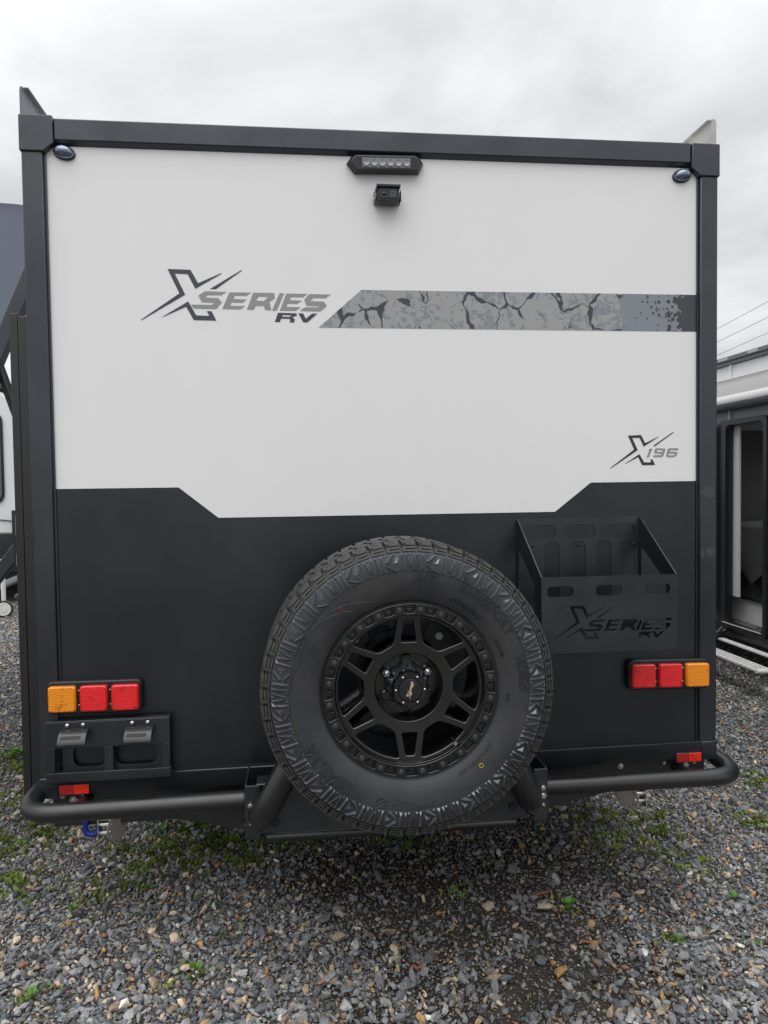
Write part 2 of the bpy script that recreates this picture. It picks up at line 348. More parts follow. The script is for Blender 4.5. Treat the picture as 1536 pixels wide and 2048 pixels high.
def dome(bm, c, rx, ry, rz, seg=20, rings=8, full=False):
    """half ellipsoid bulging to -y."""
    vs_ = []
    for i in range(rings+1):
        th = (PI if full else PI/2)*i/rings
        row = []
        for k in range(seg):
            a = 2*PI*k/seg
            row.append((c[0]+rx*math.sin(th)*math.cos(a), c[1]-ry*math.cos(th), c[2]+rz*math.sin(th)*math.sin(a)))
        vs_.append(row)
    tip = bm.verts.new(vs_[0][0]); rr = [[bm.verts.new(p) for p in row] for row in vs_[1:]]
    for k in range(seg): bm.faces.new((tip, rr[0][(k+1) % seg], rr[0][k]))
    for i in range(len(rr)-1):
        for k in range(seg): bm.faces.new((rr[i][k], rr[i][(k+1) % seg], rr[i+1][(k+1) % seg], rr[i+1][k]))
    bm.faces.new(rr[-1]); return bm
def obj(name, bm, m, parent=None, smooth=35, bevel=0.0, loc=(0, 0, 0), rot=None, seg=2, norm=True, weld=False):
    if weld: bmesh.ops.remove_doubles(bm, verts=bm.verts, dist=1e-5)
    if norm: bmesh.ops.recalc_face_normals(bm, faces=bm.faces)
    me = bpy.data.meshes.new(name); bm.to_mesh(me); bm.free()
    me.materials.append(M[m])
    if smooth: me.shade_smooth(); me.set_sharp_from_angle(angle=R(smooth))
    o = bpy.data.objects.new(name, me); COL.objects.link(o); o.location = loc
    if rot: o.rotation_euler = rot
    if parent: o.parent = parent
    if bevel:
        b = o.modifiers.new('bevel', 'BEVEL'); b.width = bevel; b.segments = seg; b.limit_method = 'ANGLE'; b.angle_limit = R(40); b.harden_normals = False
    return o
def B(): return bmesh.new()
def empty(name, loc=(0, 0, 0), rotz=0.0, parent=None):
    e = bpy.data.objects.new(name, None); COL.objects.link(e); e.location = loc; e.rotation_euler = (0, 0, rotz); e.empty_display_size = 0.2
    if parent: e.parent = parent
    return e
def tag(o, label, cat=None, group=None, kind=None):
    o['label'] = label
    if cat: o['category'] = cat
    if group: o['group'] = group
    if kind: o['kind'] = kind
    return o
def again(o, parent=None, loc=None, rot=None, name=None):
    c = o.copy(); COL.objects.link(c)
    if parent: c.parent = parent
    if loc is not None: c.location = loc
    if rot is not None: c.rotation_euler = rot
    return c
def text_bm(s, size, depth, shear=0.0, space=1.0, bold=0.0):
    cu = bpy.data.curves.new('txt', 'FONT'); cu.body = s; cu.size = size; cu.extrude = depth; cu.align_x = 'CENTER'; cu.shear = shear
    cu.space_character = space; cu.offset = bold; cu.resolution_u = 2
    o = bpy.data.objects.new('txt', cu); COL.objects.link(o)
    dg = bpy.context.evaluated_depsgraph_get(); me = bpy.data.meshes.new_from_object(o.evaluated_get(dg))
    bpy.data.objects.remove(o); bm = bmesh.new(); bm.from_mesh(me); bpy.data.meshes.remove(me); bpy.data.curves.remove(cu)
    return bm

# ------------------------------------------------------------------ ground
gm = B(); n = 1
vs_ = [gm.verts.new(p) for p in ((-300, -120, 0), (300, -120, 0), (300, 500, 0), (-300, 500, 0))]; gm.faces.new(vs_)
g = obj('ground', gm, 'ground', smooth=0); g['kind'] = 'structure'; g['label'] = 'grey gravel yard the caravans stand on'
def damp(x, y):
    """how damp and bare the yard is at a spot (0 dry, 1 damp soil)."""
    q = np.exp(-(((x-0.33)/0.62)**2+((y-0.12)/0.42)**2)) + 0.75*np.exp(-(((x-0.35)/0.42)**2+((y+0.42)/0.16)**2))
    q = q + 0.5*np.exp(-(((x+0.15)/0.25)**2+((y-0.33)/0.22)**2))
    w = 0.20*np.sin(7.3*x+2.1*np.sin(5.1*y))+0.16*np.sin(11.0*y+3*np.sin(6.2*x+1))+0.14*np.sin(23*x+17*y)+0.1*np.sin(41*x-33*y)
    return np.clip(q*(1.0+w)*1.05, 0, 1)
# bare damp soil under the rear of the caravan, a low uneven sheet
nx, ny = 150, 110
sx = np.linspace(-0.75, 1.45, nx); sy = np.linspace(-0.95, 1.0, ny)
sm = B(); grid = {}
for i, x in enumerate(sx):
    for j, y in enumerate(sy):
        d = float(damp(np.array(x), np.array(y)))
        grid[i, j] = sm.verts.new((x, y, -0.006+0.012*min(1, max(0, (d-0.12)*2.2))+0.002*math.sin(31*x)*math.sin(27*y)))
for i in range(nx-1):
    for j in range(ny-1): sm.faces.new((grid[i, j], grid[i+1, j], grid[i+1, j+1], grid[i, j+1]))
o = obj('damp_soil', sm, 'soil', smooth=180); o['kind'] = 'structure'; o['label'] = 'bare damp soil patch in the gravel below the spare tyre'

# gravel stones: irregular twenty-sided chips joined in one mesh
def icosa():
    p = (1+5**0.5)/2
    v = np.array([(-1, p, 0), (1, p, 0), (-1, -p, 0), (1, -p, 0), (0, -1, p), (0, 1, p), (0, -1, -p), (0, 1, -p), (p, 0, -1), (p, 0, 1), (-p, 0, -1), (-p, 0, 1)], float)
    f = np.array([(0, 11, 5), (0, 5, 1), (0, 1, 7), (0, 7, 10), (0, 10, 11), (1, 5, 9), (5, 11, 4), (11, 10, 2), (10, 7, 6), (7, 1, 8), (3, 9, 4), (3, 4, 2), (3, 2, 6), (3, 6, 8), (3, 8, 9), (4, 9, 5), (2, 4, 11), (6, 2, 10), (8, 6, 7), (9, 8, 1)])
    return v/np.linalg.norm(v[0]), f
IV, IF = icosa()
def scatter(x0, x1, y0, y1, s, keep=None):
    gx, gy = np.meshgrid(np.arange(x0, x1, s), np.arange(y0, y1, s)); x = gx.ravel()+rng.uniform(-.5, .5, gx.size)*s; y = gy.ravel()+rng.uniform(-.5, .5, gx.size)*s
    if keep is not None: k = keep(x, y); x, y = x[k], y[k]
    return x, y
P1 = scatter(-2.3, 2.5, -1.0, 1.35, 0.0140)
P2 = scatter(-4.9, -0.9, 1.35, 7.6, 0.0235, lambda x, y: (x > -1.75-0.43*y) & (x < -0.75-0.27*y))
P3 = scatter(1.0, 3.5, 1.35, 3.7, 0.021)
px = np.concatenate([P1[0], P2[0], P3[0]]); py = np.concatenate([P1[1], P2[1], P3[1]])
dm = damp(px, py)
keep = rng.uniform(0, 1, px.size) > dm*0.62
px, py, dm = px[keep], py[keep], dm[keep]; ns = px.size
far = np.clip((py-1.3)/2, 0, 1)
rad = np.exp(rng.normal(math.log(0.0066), 0.42, ns))*(1+0.22*np.clip((0.1-py)/0.5, 0, 1))*(1+0.28*far)
rad = np.clip(rad, 0.0035, 0.021)
NV = 40
var = np.stack([IV*(1+rng.uniform(-0.40, 0.36, (12, 1)))*np.array([1.18, rng.uniform(.52, .92), rng.uniform(.36, .72)]) for _ in range(NV)])
vi = rng.integers(0, NV, ns); base = var[vi]
ang = rng.uniform(0, 2*PI, ns); tx = rng.normal(0, 0.55, ns); ty = rng.normal(0, 0.55, ns)
ca, sa = np.cos(ang), np.sin(ang)
Rz = np.zeros((ns, 3, 3)); Rz[:, 0, 0] = ca; Rz[:, 0, 1] = -sa; Rz[:, 1, 0] = sa; Rz[:, 1, 1] = ca; Rz[:, 2, 2] = 1
Rx = np.zeros((ns, 3, 3)); Rx[:, 0, 0] = 1; Rx[:, 1, 1] = np.cos(tx); Rx[:, 1, 2] = -np.sin(tx); Rx[:, 2, 1] = np.sin(tx); Rx[:, 2, 2] = np.cos(tx)
Ry = np.zeros((ns, 3, 3)); Ry[:, 1, 1] = 1; Ry[:, 0, 0] = np.cos(ty); Ry[:, 0, 2] = np.sin(ty); Ry[:, 2, 0] = -np.sin(ty); Ry[:, 2, 2] = np.cos(ty)
RM = Ry @ Rx @ Rz
V = np.einsum('nij,nvj->nvi', RM, base)*rad[:, None, None]
V[:, :, 0] += px[:, None]; V[:, :, 1] += py[:, None]; V[:, :, 2] += (rad*rng.uniform(0.0, 0.85, ns)+0.003+0.004*dm)[:, None]
pal = np.array([(0.085, 0.092, 0.102), (0.125, 0.135, 0.15), (0.17, 0.18, 0.195), (0.215, 0.222, 0.228), (0.26, 0.262, 0.258), (0.06, 0.064, 0.07),
                (0.27, 0.215, 0.15), (0.33, 0.20, 0.085), (0.40, 0.34, 0.26), (0.52, 0.51, 0.48), (0.19, 0.15, 0.115), (0.24, 0.115, 0.07)])
pr = np.array([.20, .25, .18, .10, .05, .08, .055, .020, .030, .010, .045, .010]); pr /= pr.sum()
colr = pal[rng.choice(len(pal), ns, p=pr)]*rng.uniform(0.82, 1.2, (ns, 1))
colr = colr*(1-0.42*np.clip(dm*1.3, 0, 1))[:, None]          # wet stones are darker
colr = colr*np.array([1.62, 1.57, 1.49])
def big_mesh(name, V, F, cols, m, attr='stone'):
    n_, k = V.shape[0], V.shape[1]
    me = bpy.data.meshes.new(name); me.vertices.add(n_*k); me.vertices.foreach_set('co', V.reshape(-1).astype(np.float32))
    idx = (F[None]+(np.arange(n_)*k)[:, None, None]).reshape(-1); nf = n_*F.shape[0]; w = F.shape[1]
    me.loops.add(nf*w); me.loops.foreach_set('vertex_index', idx.astype(np.int32))
    me.polygons.add(nf); me.polygons.foreach_set('loop_start', (np.arange(nf)*w).astype(np.int32))
    me.update(calc_edges=True)
    if cols is not None:
        a = me.color_attributes.new(attr, 'FLOAT_COLOR', 'POINT'); c4 = np.ones((n_, k, 4), np.float32); c4[:, :, :3] = cols[:, None, :]
        a.data.foreach_set('color', c4.reshape(-1))
    me.shade_flat(); me.materials.append(M[m]); o = bpy.data.objects.new(name, me); COL.objects.link(o); return o
o = big_mesh('gravel', V, IF, colr, 'stone'); tag(o, 'loose grey and tan crushed stone covering the yard', 'gravel', kind='stuff')

# grit between the stones: small eight-sided grains
gx_, gy_ = scatter(-1.9, 2.2, -0.9, 1.1, 0.0125); ng = gx_.size; gr_ = np.exp(rng.normal(math.log(0.0032), 0.3, ng))
OV = np.array([(1, 0, 0), (-1, 0, 0), (0, 1, 0), (0, -1, 0), (0, 0, 1), (0, 0, -1)], float); OF = np.array([(0, 2, 4), (2, 1, 4), (1, 3, 4), (3, 0, 4), (2, 0, 5), (1, 2, 5), (3, 1, 5), (0, 3, 5)])
GV = OV[None]*rng.uniform(.55, 1.3, (ng, 6, 1)); ga = rng.uniform(0, 2*PI, ng); gx2 = GV[:, :, 0]*np.cos(ga)[:, None]-GV[:, :, 1]*np.sin(ga)[:, None]; gy2 = GV[:, :, 0]*np.sin(ga)[:, None]+GV[:, :, 1]*np.cos(ga)[:, None]
GV = np.stack([gx2, gy2, GV[:, :, 2]*.8], 2)*gr_[:, None, None]; dg_ = damp(gx_, gy_)
GV[:, :, 0] += gx_[:, None]; GV[:, :, 1] += gy_[:, None]; GV[:, :, 2] += (rng.uniform(.001, .005, ng)+.006*np.clip(dg_*2, 0, 1))[:, None]
gc = pal[rng.choice(len(pal), ng, p=pr)]*rng.uniform(.8, 1.2, (ng, 1))*np.array([1.5, 1.42, 1.3])*(1-.5*np.clip(dg_*1.3, 0, 1))[:, None]
o = big_mesh('grit', GV, OF, gc, 'stone'); tag(o, 'fine grit packed between the larger stones', 'grit', kind='stuff')

# moss and seedlings between the stones: many small leaf faces
patches = [(-.683, .632, .16), (-.848, .534, .15), (-.98, .62, .10), (-.77, .82, .14), (-1.012, .34, .09), (-1.44, .87, .14), (-1.52, .75, .13), (-1.40, .40, .12), (-1.10, -.24, .06),
           (.94, .63, .10), (.93, .40, .10), (1.17, .41, .11), (1.155, .55, .08), (1.15, .25, .08), (1.18, .17, .06), (-.67, -.19, .07), (-1.90, 1.75, .16), (-1.80, 1.62, .10), (-.59, .50, .10),
           (.85, -.234, .04), (1.22, .59, .08), (-1.21, 1.14, .12), (1.63, .53, .09), (-1.04, .25, .06), (-.56, .01, .05), (.60, .0, .05), (-.35, .62, .12), (.25, .15, .05), (1.5, .1, .05), (.1, .55, .1), (-1.7, 1.2, .1), (1.9, .9, .1)]
LV = []
for (cx, cy, r) in patches:
    k = int(5200*(r/0.12)**2*0.55) if r > 0.07 else int(26000*r*r*3)
    a = rng.uniform(0, 2*PI, k); q = 1.2*r*np.sqrt(rng.uniform(0, 1, k))*rng.uniform(0.4, 1.5, k)
    x = cx+q*np.cos(a); y = cy+q*np.sin(a)*0.8
    f = np.sin(29*x+5*np.sin(17*y))+np.sin(37*y+4*np.sin(23*x))+rng.normal(0, .6, k)
    ok = f > 0.75; x, y = x[ok], y[ok]; k = x.size
    h = rng.uniform(0.004, 0.013, k); s = rng.uniform(0.0016, 0.0042, k); t = rng.uniform(0, 2*PI, k); ln = rng.uniform(0.2, 1.2, k)
    tall = rng.uniform(0, 1, k) < 0.02; h[tall] *= 2.4; s[tall] *= 0.6
    z0 = rng.uniform(0.004, 0.014, k)
    d = np.stack([np.cos(t), np.sin(t)], 1)
    p0 = np.stack([x-d[:, 1]*s, y+d[:, 0]*s, z0], 1); p1 = np.stack([x+d[:, 1]*s, y-d[:, 0]*s, z0], 1)
    tip = np.stack([x+d[:, 0]*h*ln, y+d[:, 1]*h*ln, z0+h], 1)
    m1 = (p1+tip)/2+np.stack([d[:, 1]*s, -d[:, 0]*s, h*0.2], 1); m0 = (p0+tip)/2+np.stack([-d[:, 1]*s, d[:, 0]*s, h*0.2], 1)
    LV.append(np.stack([p0, p1, m1, tip, m0], 1))
LV = np.concatenate(LV)
o = big_mesh('moss', LV, np.array([(0, 1, 2, 3, 4)]), None, 'moss'); tag(o, 'low green moss and seedlings between the stones', 'moss', kind='stuff')

# ------------------------------------------------------------------ the caravan (rear face at y = 0)
CV = tag(empty('caravan'), 'large caravan seen square from behind, white upper wall over charcoal lower wall', 'caravan')
NOTCH = [(-.692, 1.488), (-.568, 1.388), (.56, 1.388), (.687, 1.486)]
# shell behind the rear wall
b = B(); box(b, -1.125, 1.125, 0.03, 6.0, 0.52, 2.60); obj('shell', b, 'van_white', CV, bevel=0.01)
for s in (-1, 1):
    b = B(); box(b, s*1.1255, s*1.130, 0.07, 5.98, 0.52, 1.48); obj('side_skirt', b, 'dark', CV)
b = B(); plate(b, [(-1.10, 2.60), (1.10, 2.60), (1.10, 1.487), *NOTCH[::-1], (-1.10, 1.488)], 0.0, 0.02)
WP = obj('white_panel', b, 'white', CV)
b = B(); plate(b, [(-1.10, 0.515), (1.10, 0.515), (1.10, 1.485), *[(x, z-0.002) for x, z in NOTCH[::-1]], (-1.10, 1.486)], -0.0015, 0.02)
DP = obj('charcoal_panel', b, 'dark', CV)
# frame extrusions
for s in (-1, 1):
    b = B(); plate(b, [(s*1.138, 0.515), (s*1.138, 2.55), (s*1.0745, 2.55), (s*1.0745, 0.515)], -0.016, 0.06)
    po = obj('corner_post', b, 'trim', CV, bevel=0.004)
    b = B(); plate(b, [(s*1.0743, 0.574), (s*1.0743, 2.55), (s*1.0680, 2.55), (s*1.0680, 0.574)], -0.0065, -0.0018); obj('post_lip', b, 'trim', po)
    if s > 0:
        for (x, z, w, h) in ((1.104, 1.447, .026, .018), (1.114, 1.24, .016, .016), (1.085, 1.236, .007, .018)):
            b = B(); pts = [(x+w*math.cos(a)*(1+.2*math.sin(5*a+x*90)), z+h*math.sin(a)*(1+.25*math.cos(3*a+z*50))) for a in np.linspace(0, 2*PI, 28)[:-1]]
            plate(b, pts, -0.0163, -0.0155); obj('grey_smudge', b, 'smudge', po)
b = B(); plate(b, [(-1.040, 2.563), (1.040, 2.570), (1.040, 2.638), (-1.040, 2.630)], -0.018, 0.06); bm_ = obj('top_beam', b, 'trim', CV, bevel=0.004)
b = B(); tv = [[b.verts.new((x, y, z+dz)) for y, z in ((-.0178, 2.5628), (-.0012, 2.5628), (-.0012, 2.5525))] for x, dz in ((-1.040, 0), (1.040, .007))]
for i in range(3): b.faces.new((tv[0][i], tv[0][(i+1) % 3], tv[1][(i+1) % 3], tv[1][i]))
b.faces.new(tv[0]); b.faces.new(tv[1]); obj('beam_lip', b, 'trim', bm_, smooth=0)
for s in (-1, 1):
    b = B(); plate(b, [(s*1.1415, 2.636), (s*1.042, 2.637), (s*1.039, 2.553), (s*1.070, 2.527), (s*1.1415, 2.527)], -0.023, 0.10)
    obj('corner_cap', b, 'trim', CV, bevel=0.003)
b = B(); box(b, -1.083, 1.083, -0.019, 0.02, 0.512, 0.573); obj('sill_trim', b, 'dark', CV, bevel=0.003)
for s in (-1, 1):
    b = B(); plate(b, [(s*1.0835, 0.505), (s*1.1395, 0.505), (s*1.1395, 0.571), (s*1.0835, 0.571)], -0.0185, 0.05); obj('post_foot', b, 'trim', CV, bevel=0.003)
# roof side rails: upright plates running forward, rounded at the rear end, flange folded inwards
for s, m, lab in ((-1, 'rail', 'grey roof side rail on the left'), (1, 'rail_lit_and_pale', 'grey roof side rail on the right, lit brightness painted in its colour')):  # brighter light on the right rail is painted as a paler material
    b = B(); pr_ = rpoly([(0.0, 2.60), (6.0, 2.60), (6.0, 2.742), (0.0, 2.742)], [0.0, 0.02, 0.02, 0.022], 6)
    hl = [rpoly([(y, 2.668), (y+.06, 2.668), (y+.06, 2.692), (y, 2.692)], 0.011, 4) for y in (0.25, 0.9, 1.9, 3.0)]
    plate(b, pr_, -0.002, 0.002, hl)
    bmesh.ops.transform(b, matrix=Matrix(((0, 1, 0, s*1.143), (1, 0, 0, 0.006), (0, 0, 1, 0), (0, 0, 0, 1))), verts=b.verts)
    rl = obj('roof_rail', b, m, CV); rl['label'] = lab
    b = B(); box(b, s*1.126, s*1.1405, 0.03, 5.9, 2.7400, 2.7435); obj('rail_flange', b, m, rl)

# --- lettering on the white panel
X_ = [[(-.71, 2.182), (-.639, 2.181), (-.616, 2.139), (-.542, 2.173), (-.544, 2.169), (-.625, 2.121), (-.648, 2.167), (-.688, 2.168), (-.657, 2.102), (-.795, 2.019), (-.796, 2.021), (-.675, 2.106)],
      [(-.58, 2.121), (-.48, 2.183), (-.478, 2.181), (-.561, 2.121)],
      [(-.73, 2.031), (-.648, 2.081), (-.624, 2.037), (-.583, 2.036), (-.591, 2.051), (-.576, 2.051), (-.561, 2.021), (-.632, 2.022), (-.655, 2.064), (-.727, 2.031)]]
SER = [([(-.595, 2.114), (-.528, 2.113), (-.544, 2.102), (-.586, 2.102), (-.596, 2.094), (-.554, 2.093), (-.543, 2.08), (-.561, 2.058), (-.632, 2.059), (-.64, 2.071), (-.573, 2.071), (-.565, 2.078), (-.606, 2.079), (-.616, 2.1)], []),
       ([(-.518, 2.112), (-.45, 2.112), (-.465, 2.101), (-.501, 2.102), (-.506, 2.091), (-.464, 2.09), (-.479, 2.079), (-.512, 2.08), (-.516, 2.069), (-.47, 2.069), (-.485, 2.058), (-.542, 2.059)], []),
       ([(-.443, 2.112), (-.377, 2.112), (-.374, 2.095), (-.392, 2.083), (-.386, 2.057), (-.406, 2.057), (-.41, 2.07), (-.435, 2.07), (-.443, 2.057), (-.464, 2.058)], [[(-.426, 2.1), (-.397, 2.099), (-.399, 2.095), (-.41, 2.086), (-.434, 2.087)]]),
       ([(-.359, 2.112), (-.344, 2.112), (-.369, 2.056), (-.384, 2.056)], []),
       ([(-.337, 2.111), (-.268, 2.111), (-.285, 2.1), (-.322, 2.1), (-.327, 2.09), (-.287, 2.089), (-.304, 2.078), (-.334, 2.079), (-.337, 2.068), (-.292, 2.068), (-.308, 2.056), (-.359, 2.056)], []),
       ([(-.262, 2.111), (-.193, 2.11), (-.211, 2.098), (-.25, 2.098), (-.261, 2.088), (-.216, 2.087), (-.207, 2.073), (-.229, 2.055), (-.294, 2.056), (-.279, 2.068), (-.237, 2.068), (-.232, 2.072), (-.273, 2.073), (-.28, 2.092)], [])]
RV = [([(-.365, 2.049), (-.306, 2.048), (-.304, 2.041), (-.319, 2.035), (-.311, 2.028), (-.314, 2.018), (-.329, 2.019), (-.325, 2.027), (-.33, 2.03), (-.355, 2.03), (-.36, 2.019), (-.376, 2.019)], [[(-.35, 2.042), (-.321, 2.041), (-.328, 2.036), (-.353, 2.037)]]),
      ([(-.3, 2.048), (-.284, 2.048), (-.276, 2.031), (-.255, 2.048), (-.238, 2.048), (-.271, 2.019), (-.284, 2.019)], [])]
X2_ = [[(.821, 1.646), (.868, 1.648), (.883, 1.62), (.931, 1.642), (.932, 1.641), (.878, 1.608), (.863, 1.638), (.836, 1.638), (.856, 1.596), (.757, 1.533), (.755, 1.534), (.843, 1.598)],
       [(.911, 1.61), (.985, 1.658), (.987, 1.656), (.92, 1.61)],
       [(.809, 1.549), (.862, 1.582), (.879, 1.554), (.902, 1.553), (.904, 1.557), (.901, 1.563), (.91, 1.563), (.919, 1.544), (.872, 1.544), (.858, 1.572), (.811, 1.549)]]
D196 = [([(.899, 1.601), (.91, 1.601), (.896, 1.571), (.888, 1.571), (.898, 1.594), (.895, 1.594)], []),
        ([(.923, 1.602), (.954, 1.601), (.957, 1.598), (.949, 1.575), (.943, 1.571), (.912, 1.572), (.914, 1.578), (.941, 1.578), (.943, 1.583), (.92, 1.584), (.915, 1.587), (.919, 1.599)], [[(.926, 1.596), (.947, 1.595), (.945, 1.589), (.925, 1.589)]]),
        ([(.971, 1.602), (1.001, 1.602), (1.005, 1.595), (.975, 1.595), (.972, 1.59), (.998, 1.589), (1.001, 1.586), (.996, 1.575), (.989, 1.571), (.964, 1.571), (.959, 1.575), (.965, 1.598)], [[(.969, 1.583), (.991, 1.583), (.989, 1.577), (.967, 1.577)]])]
D0, D1 = -0.0009, -0.0002
for polys, m in ((X_, 'decal_dark'), (X2_, 'decal_black')):
    b = B()
    for p in polys: plate(b, p, D0, D1)
    obj('emblem', b, m, WP, smooth=0)
for letters, m in ((SER, 'decal_grey'), (RV, 'decal_dark'), (D196, 'decal_grey')):
    for p, h in letters:
        b = B(); plate(b, p, D0, D1, h); obj('letter', b, m, WP, smooth=0)
b = B(); plate(b, [(-.235, 2.003), (1.0735, 2.004), (1.0735, 2.130), (-.093, 2.127)], D0, D1); obj('printed_stripe', b, 'camo', WP, smooth=0)

# --- lamps and camera high on the wall
for s in (-1, 1):
    b = B(); dome(b, (0, 0, 0), .032, .024, .021); ml_ = obj('marker_lamp', b, 'dark_chrome', CV, smooth=180, loc=(s*1.014, -0.004, 2.532), rot=(R(-8), R(s*-12), 0))
    b = B(); plate(b, [(.034*math.cos(a), .023*math.sin(a)) for a in np.linspace(0, 2*PI, 25)[:-1]], -0.001, 0.004); obj('lamp_base', b, 'black', ml_)
WZ = -.004
o1 = [(-.137, 2.534), (-.122, 2.555), (-.108, 2.563), (.088, 2.567), (.103, 2.560), (.116, 2.540), (.100, 2.508), (-.112, 2.503)]
o2 = [(-.124, 2.535), (-.112, 2.549), (-.104, 2.553), (.084, 2.557), (.092, 2.552), (.104, 2.538), (.094, 2.512), (-.106, 2.507)]
o1 = [(x, z+WZ) for x, z in o1]; o2 = [(x, z+WZ-.004) for x, z in o2]
b = B(); loft(b, o1, 0.0, [(x*.99, z-.002) for x, z in o1], -0.014); loft(b, [(x*.989, z-.002) for x, z in o1], -0.0142, o2, -0.034)
wl = obj('work_light', b, 'black', CV, bevel=0.002); wl['label'] = 'black work light with six LED cells under the top beam'
b = B(); loft(b, [(-.088, 2.506), (.070, 2.509), (.070, 2.542), (-.088, 2.539)], -0.0335, [(-.086, 2.508), (.068, 2.511), (.068, 2.540), (-.086, 2.537)], -0.0365); obj('lens', b, 'led_glass', wl)
for i in range(6):
    b = B(); x = -.075+i*.0262; z = 2.5225+i*.0005
    lathe(b, [(.0115, 0), (.0105, -.004), (.006, -.001), (.0, -.0008)], 18); o = obj('led_cell', b, 'led_chip', wl, smooth=60, loc=(x, -.0366, z))
b = B(); plate(b, rect(-.048, .034, 2.394, 2.450, .006), -.066, -.018); plate(b, rect(-.030, .018, 2.405, 2.44), -.018, .002)
rc = obj('reversing_camera', b, 'black', CV, bevel=0.002); rc['label'] = 'small black reversing camera below the work light'
b = B(); plate(b, rect(-.052, .038, 2.443, 2.4525, .002), -.078, -.012); obj('sun_hood', b, 'gloss_black', rc, bevel=.001)
b = B(); plate(b, rect(-.041, .027, 2.403, 2.440, .007), -.0685, -.066); obj('front_face', b, 'gloss_black', rc, bevel=.001)
b = B(); lathe(b, [(.0, -.006), (.006, -.005), (.008, -.001), (.009, 0)], 18); obj('camera_lens', b, 'gloss_black', rc, smooth=180, loc=(-.023, -.0686, 2.421))
led = None
for i in range(3):
    for j in range(3):
        lc = (.003+i*.0078, -.0686, 2.4135+j*.0078)
        if led is None:
            b = B(); dome(b, (0, 0, 0), .0022, .0018, .0022, 8, 3); led = obj('infrared_led', b, 'led_chip', rc, loc=lc)
        else: again(led, rc, lc)
for s in (-1, 1):
    xx = -.054 if s < 0 else .040
    b = B(); box(b, min(xx-.001*s*-1, xx+.002*s), max(xx-.001*s*-1, xx+.002*s), -.060, .0, 2.402, 2.442); obj('side_bracket', b, 'plate', rc)
    for z in (2.409, 2.434):
        b = B(); cyl(b, (xx+.001*s, -.045, z), (s, 0, 0), .0035, .005, 10); obj('bracket_screw', b, 'zinc', rc)

for o in [rc, *rc.children]:      # the camera body is small: about 75 mm wide
    o_s = Matrix.Translation((-.0075, 0, 2.419))@Matrix.Scale(.86, 4)@Matrix.Translation((.0075, 0, -2.4225))
    if o.parent == CV: rc.matrix_basis = o_s
# --- tail lights
def tail_light(x0, x1, zl, zr, order, lab):
    """x0..x1 along the wall; zl/zr centre heights at both ends."""
    sl_ = (zr-zl)/(x1-x0); xm = (x0+x1)/2; zm = (zl+zr)/2
    b = B(); plate(b, [(x, z+sl_*(x-xm)) for x, z in rect(x0-.004, x1+.004, zm-.0515, zm+.0535, .02, 5)], -.030, -.001)
    t_ = obj('tail_light', b, 'black', CV, bevel=.006, seg=3); t_['label'] = lab
    w = (x1-x0-.034)/3
    for i, k in enumerate(order):
        a = x0+.004+i*(w+.013)
        b = B(); p = lambda g: [(x, z+sl_*(x-xm)) for x, z in rect(a+g, a+w-g, zm-.0405+g, zm+.0405-g, .009, 4)]
        loft(b, p(0), -.0295, p(0), -.041); loft(b, p(.0005), -.0412, p(.004), -.0455)
        o = obj('lens', b, 'lens_'+k, t_, bevel=0); o['label'] = {'amber': 'amber indicator lens', 'red': 'red tail lens'}[k]
        if i:
            for dz in (-.023, .023):
                b = B(); dome(b, (a-.0065, -.0302, zm+dz+sl_*(a-xm)), .0028, .002, .0028, 8, 3); obj('screw', b, 'steel', t_)
    return t_
tail_light(-1.102, -.820, .829, .826, ('amber', 'red', 'red'), 'left tail light, amber square then two red squares')
tail_light(.812, 1.100, .820, .814, ('red', 'red', 'amber'), 'right tail light, two red squares then an amber square')

# --- reflectors
for x0, zc_ in ((-1.078, .5345), (.985, .5215)):
    b = B(); box(b, x0-.002, x0+.093, -.0235, -.0192, zc_-.0165, zc_+.0165); rf = obj('reflector', b, 'black', CV, bevel=.001)
    b = B(); box(b, x0, x0+.045, -.0275, -.0236, zc_-.015, zc_+.015); o = obj('lens', b, 'lens_deep', rf, bevel=.0012); o['label'] = 'deep red half of the reflector'
    b = B(); box(b, x0+.0455, x0+.091, -.0285, -.0236, zc_-.015, zc_+.015); o = obj('lens', b, 'lens_scarlet', rf, bevel=.0012); o['label'] = 'scarlet half of the reflector'

# --- number plate bracket with two lamps
b = B(); plate(b, rect(-1.109, -.729, .674, .757), -.046, -.040); box(b, -1.109, -.729, -.046, -.0165, .757, .7605)
NB = obj('number_plate_bracket', b, 'plate', CV, bevel=.0015); NB['label'] = 'black open number plate bracket with two lamps, no plate'
b = B(); box(b, -1.109, -.729, -.0462, -.0165, .566, .5965); obj('lower_bar', b, 'plate', NB, bevel=.0015)
for x0 in (-1.1085, -.932, -.757):
    b = B(); box(b, x0, x0+.027, -.0455, -.040, .5967, .6738); obj('upright', b, 'plate', NB, bevel=.001)
b = B(); plate(b, rect(-1.066, -.737, .585, .690), -.0175, -.0155, [rect(-1.035, -.935, .604, .672, .03, 5), rect(-.905, -.775, .604, .672, .03, 5)]); obj('backing_plate', b, 'plate', NB)
for x, z in ((-1.048, .592), (-.752, .60), (-.752, .668)):
    b = B(); dome(b, (x, -.0176, z), .004, .003, .004, 10, 3); obj('screw', b, 'black', NB)
pl0 = None
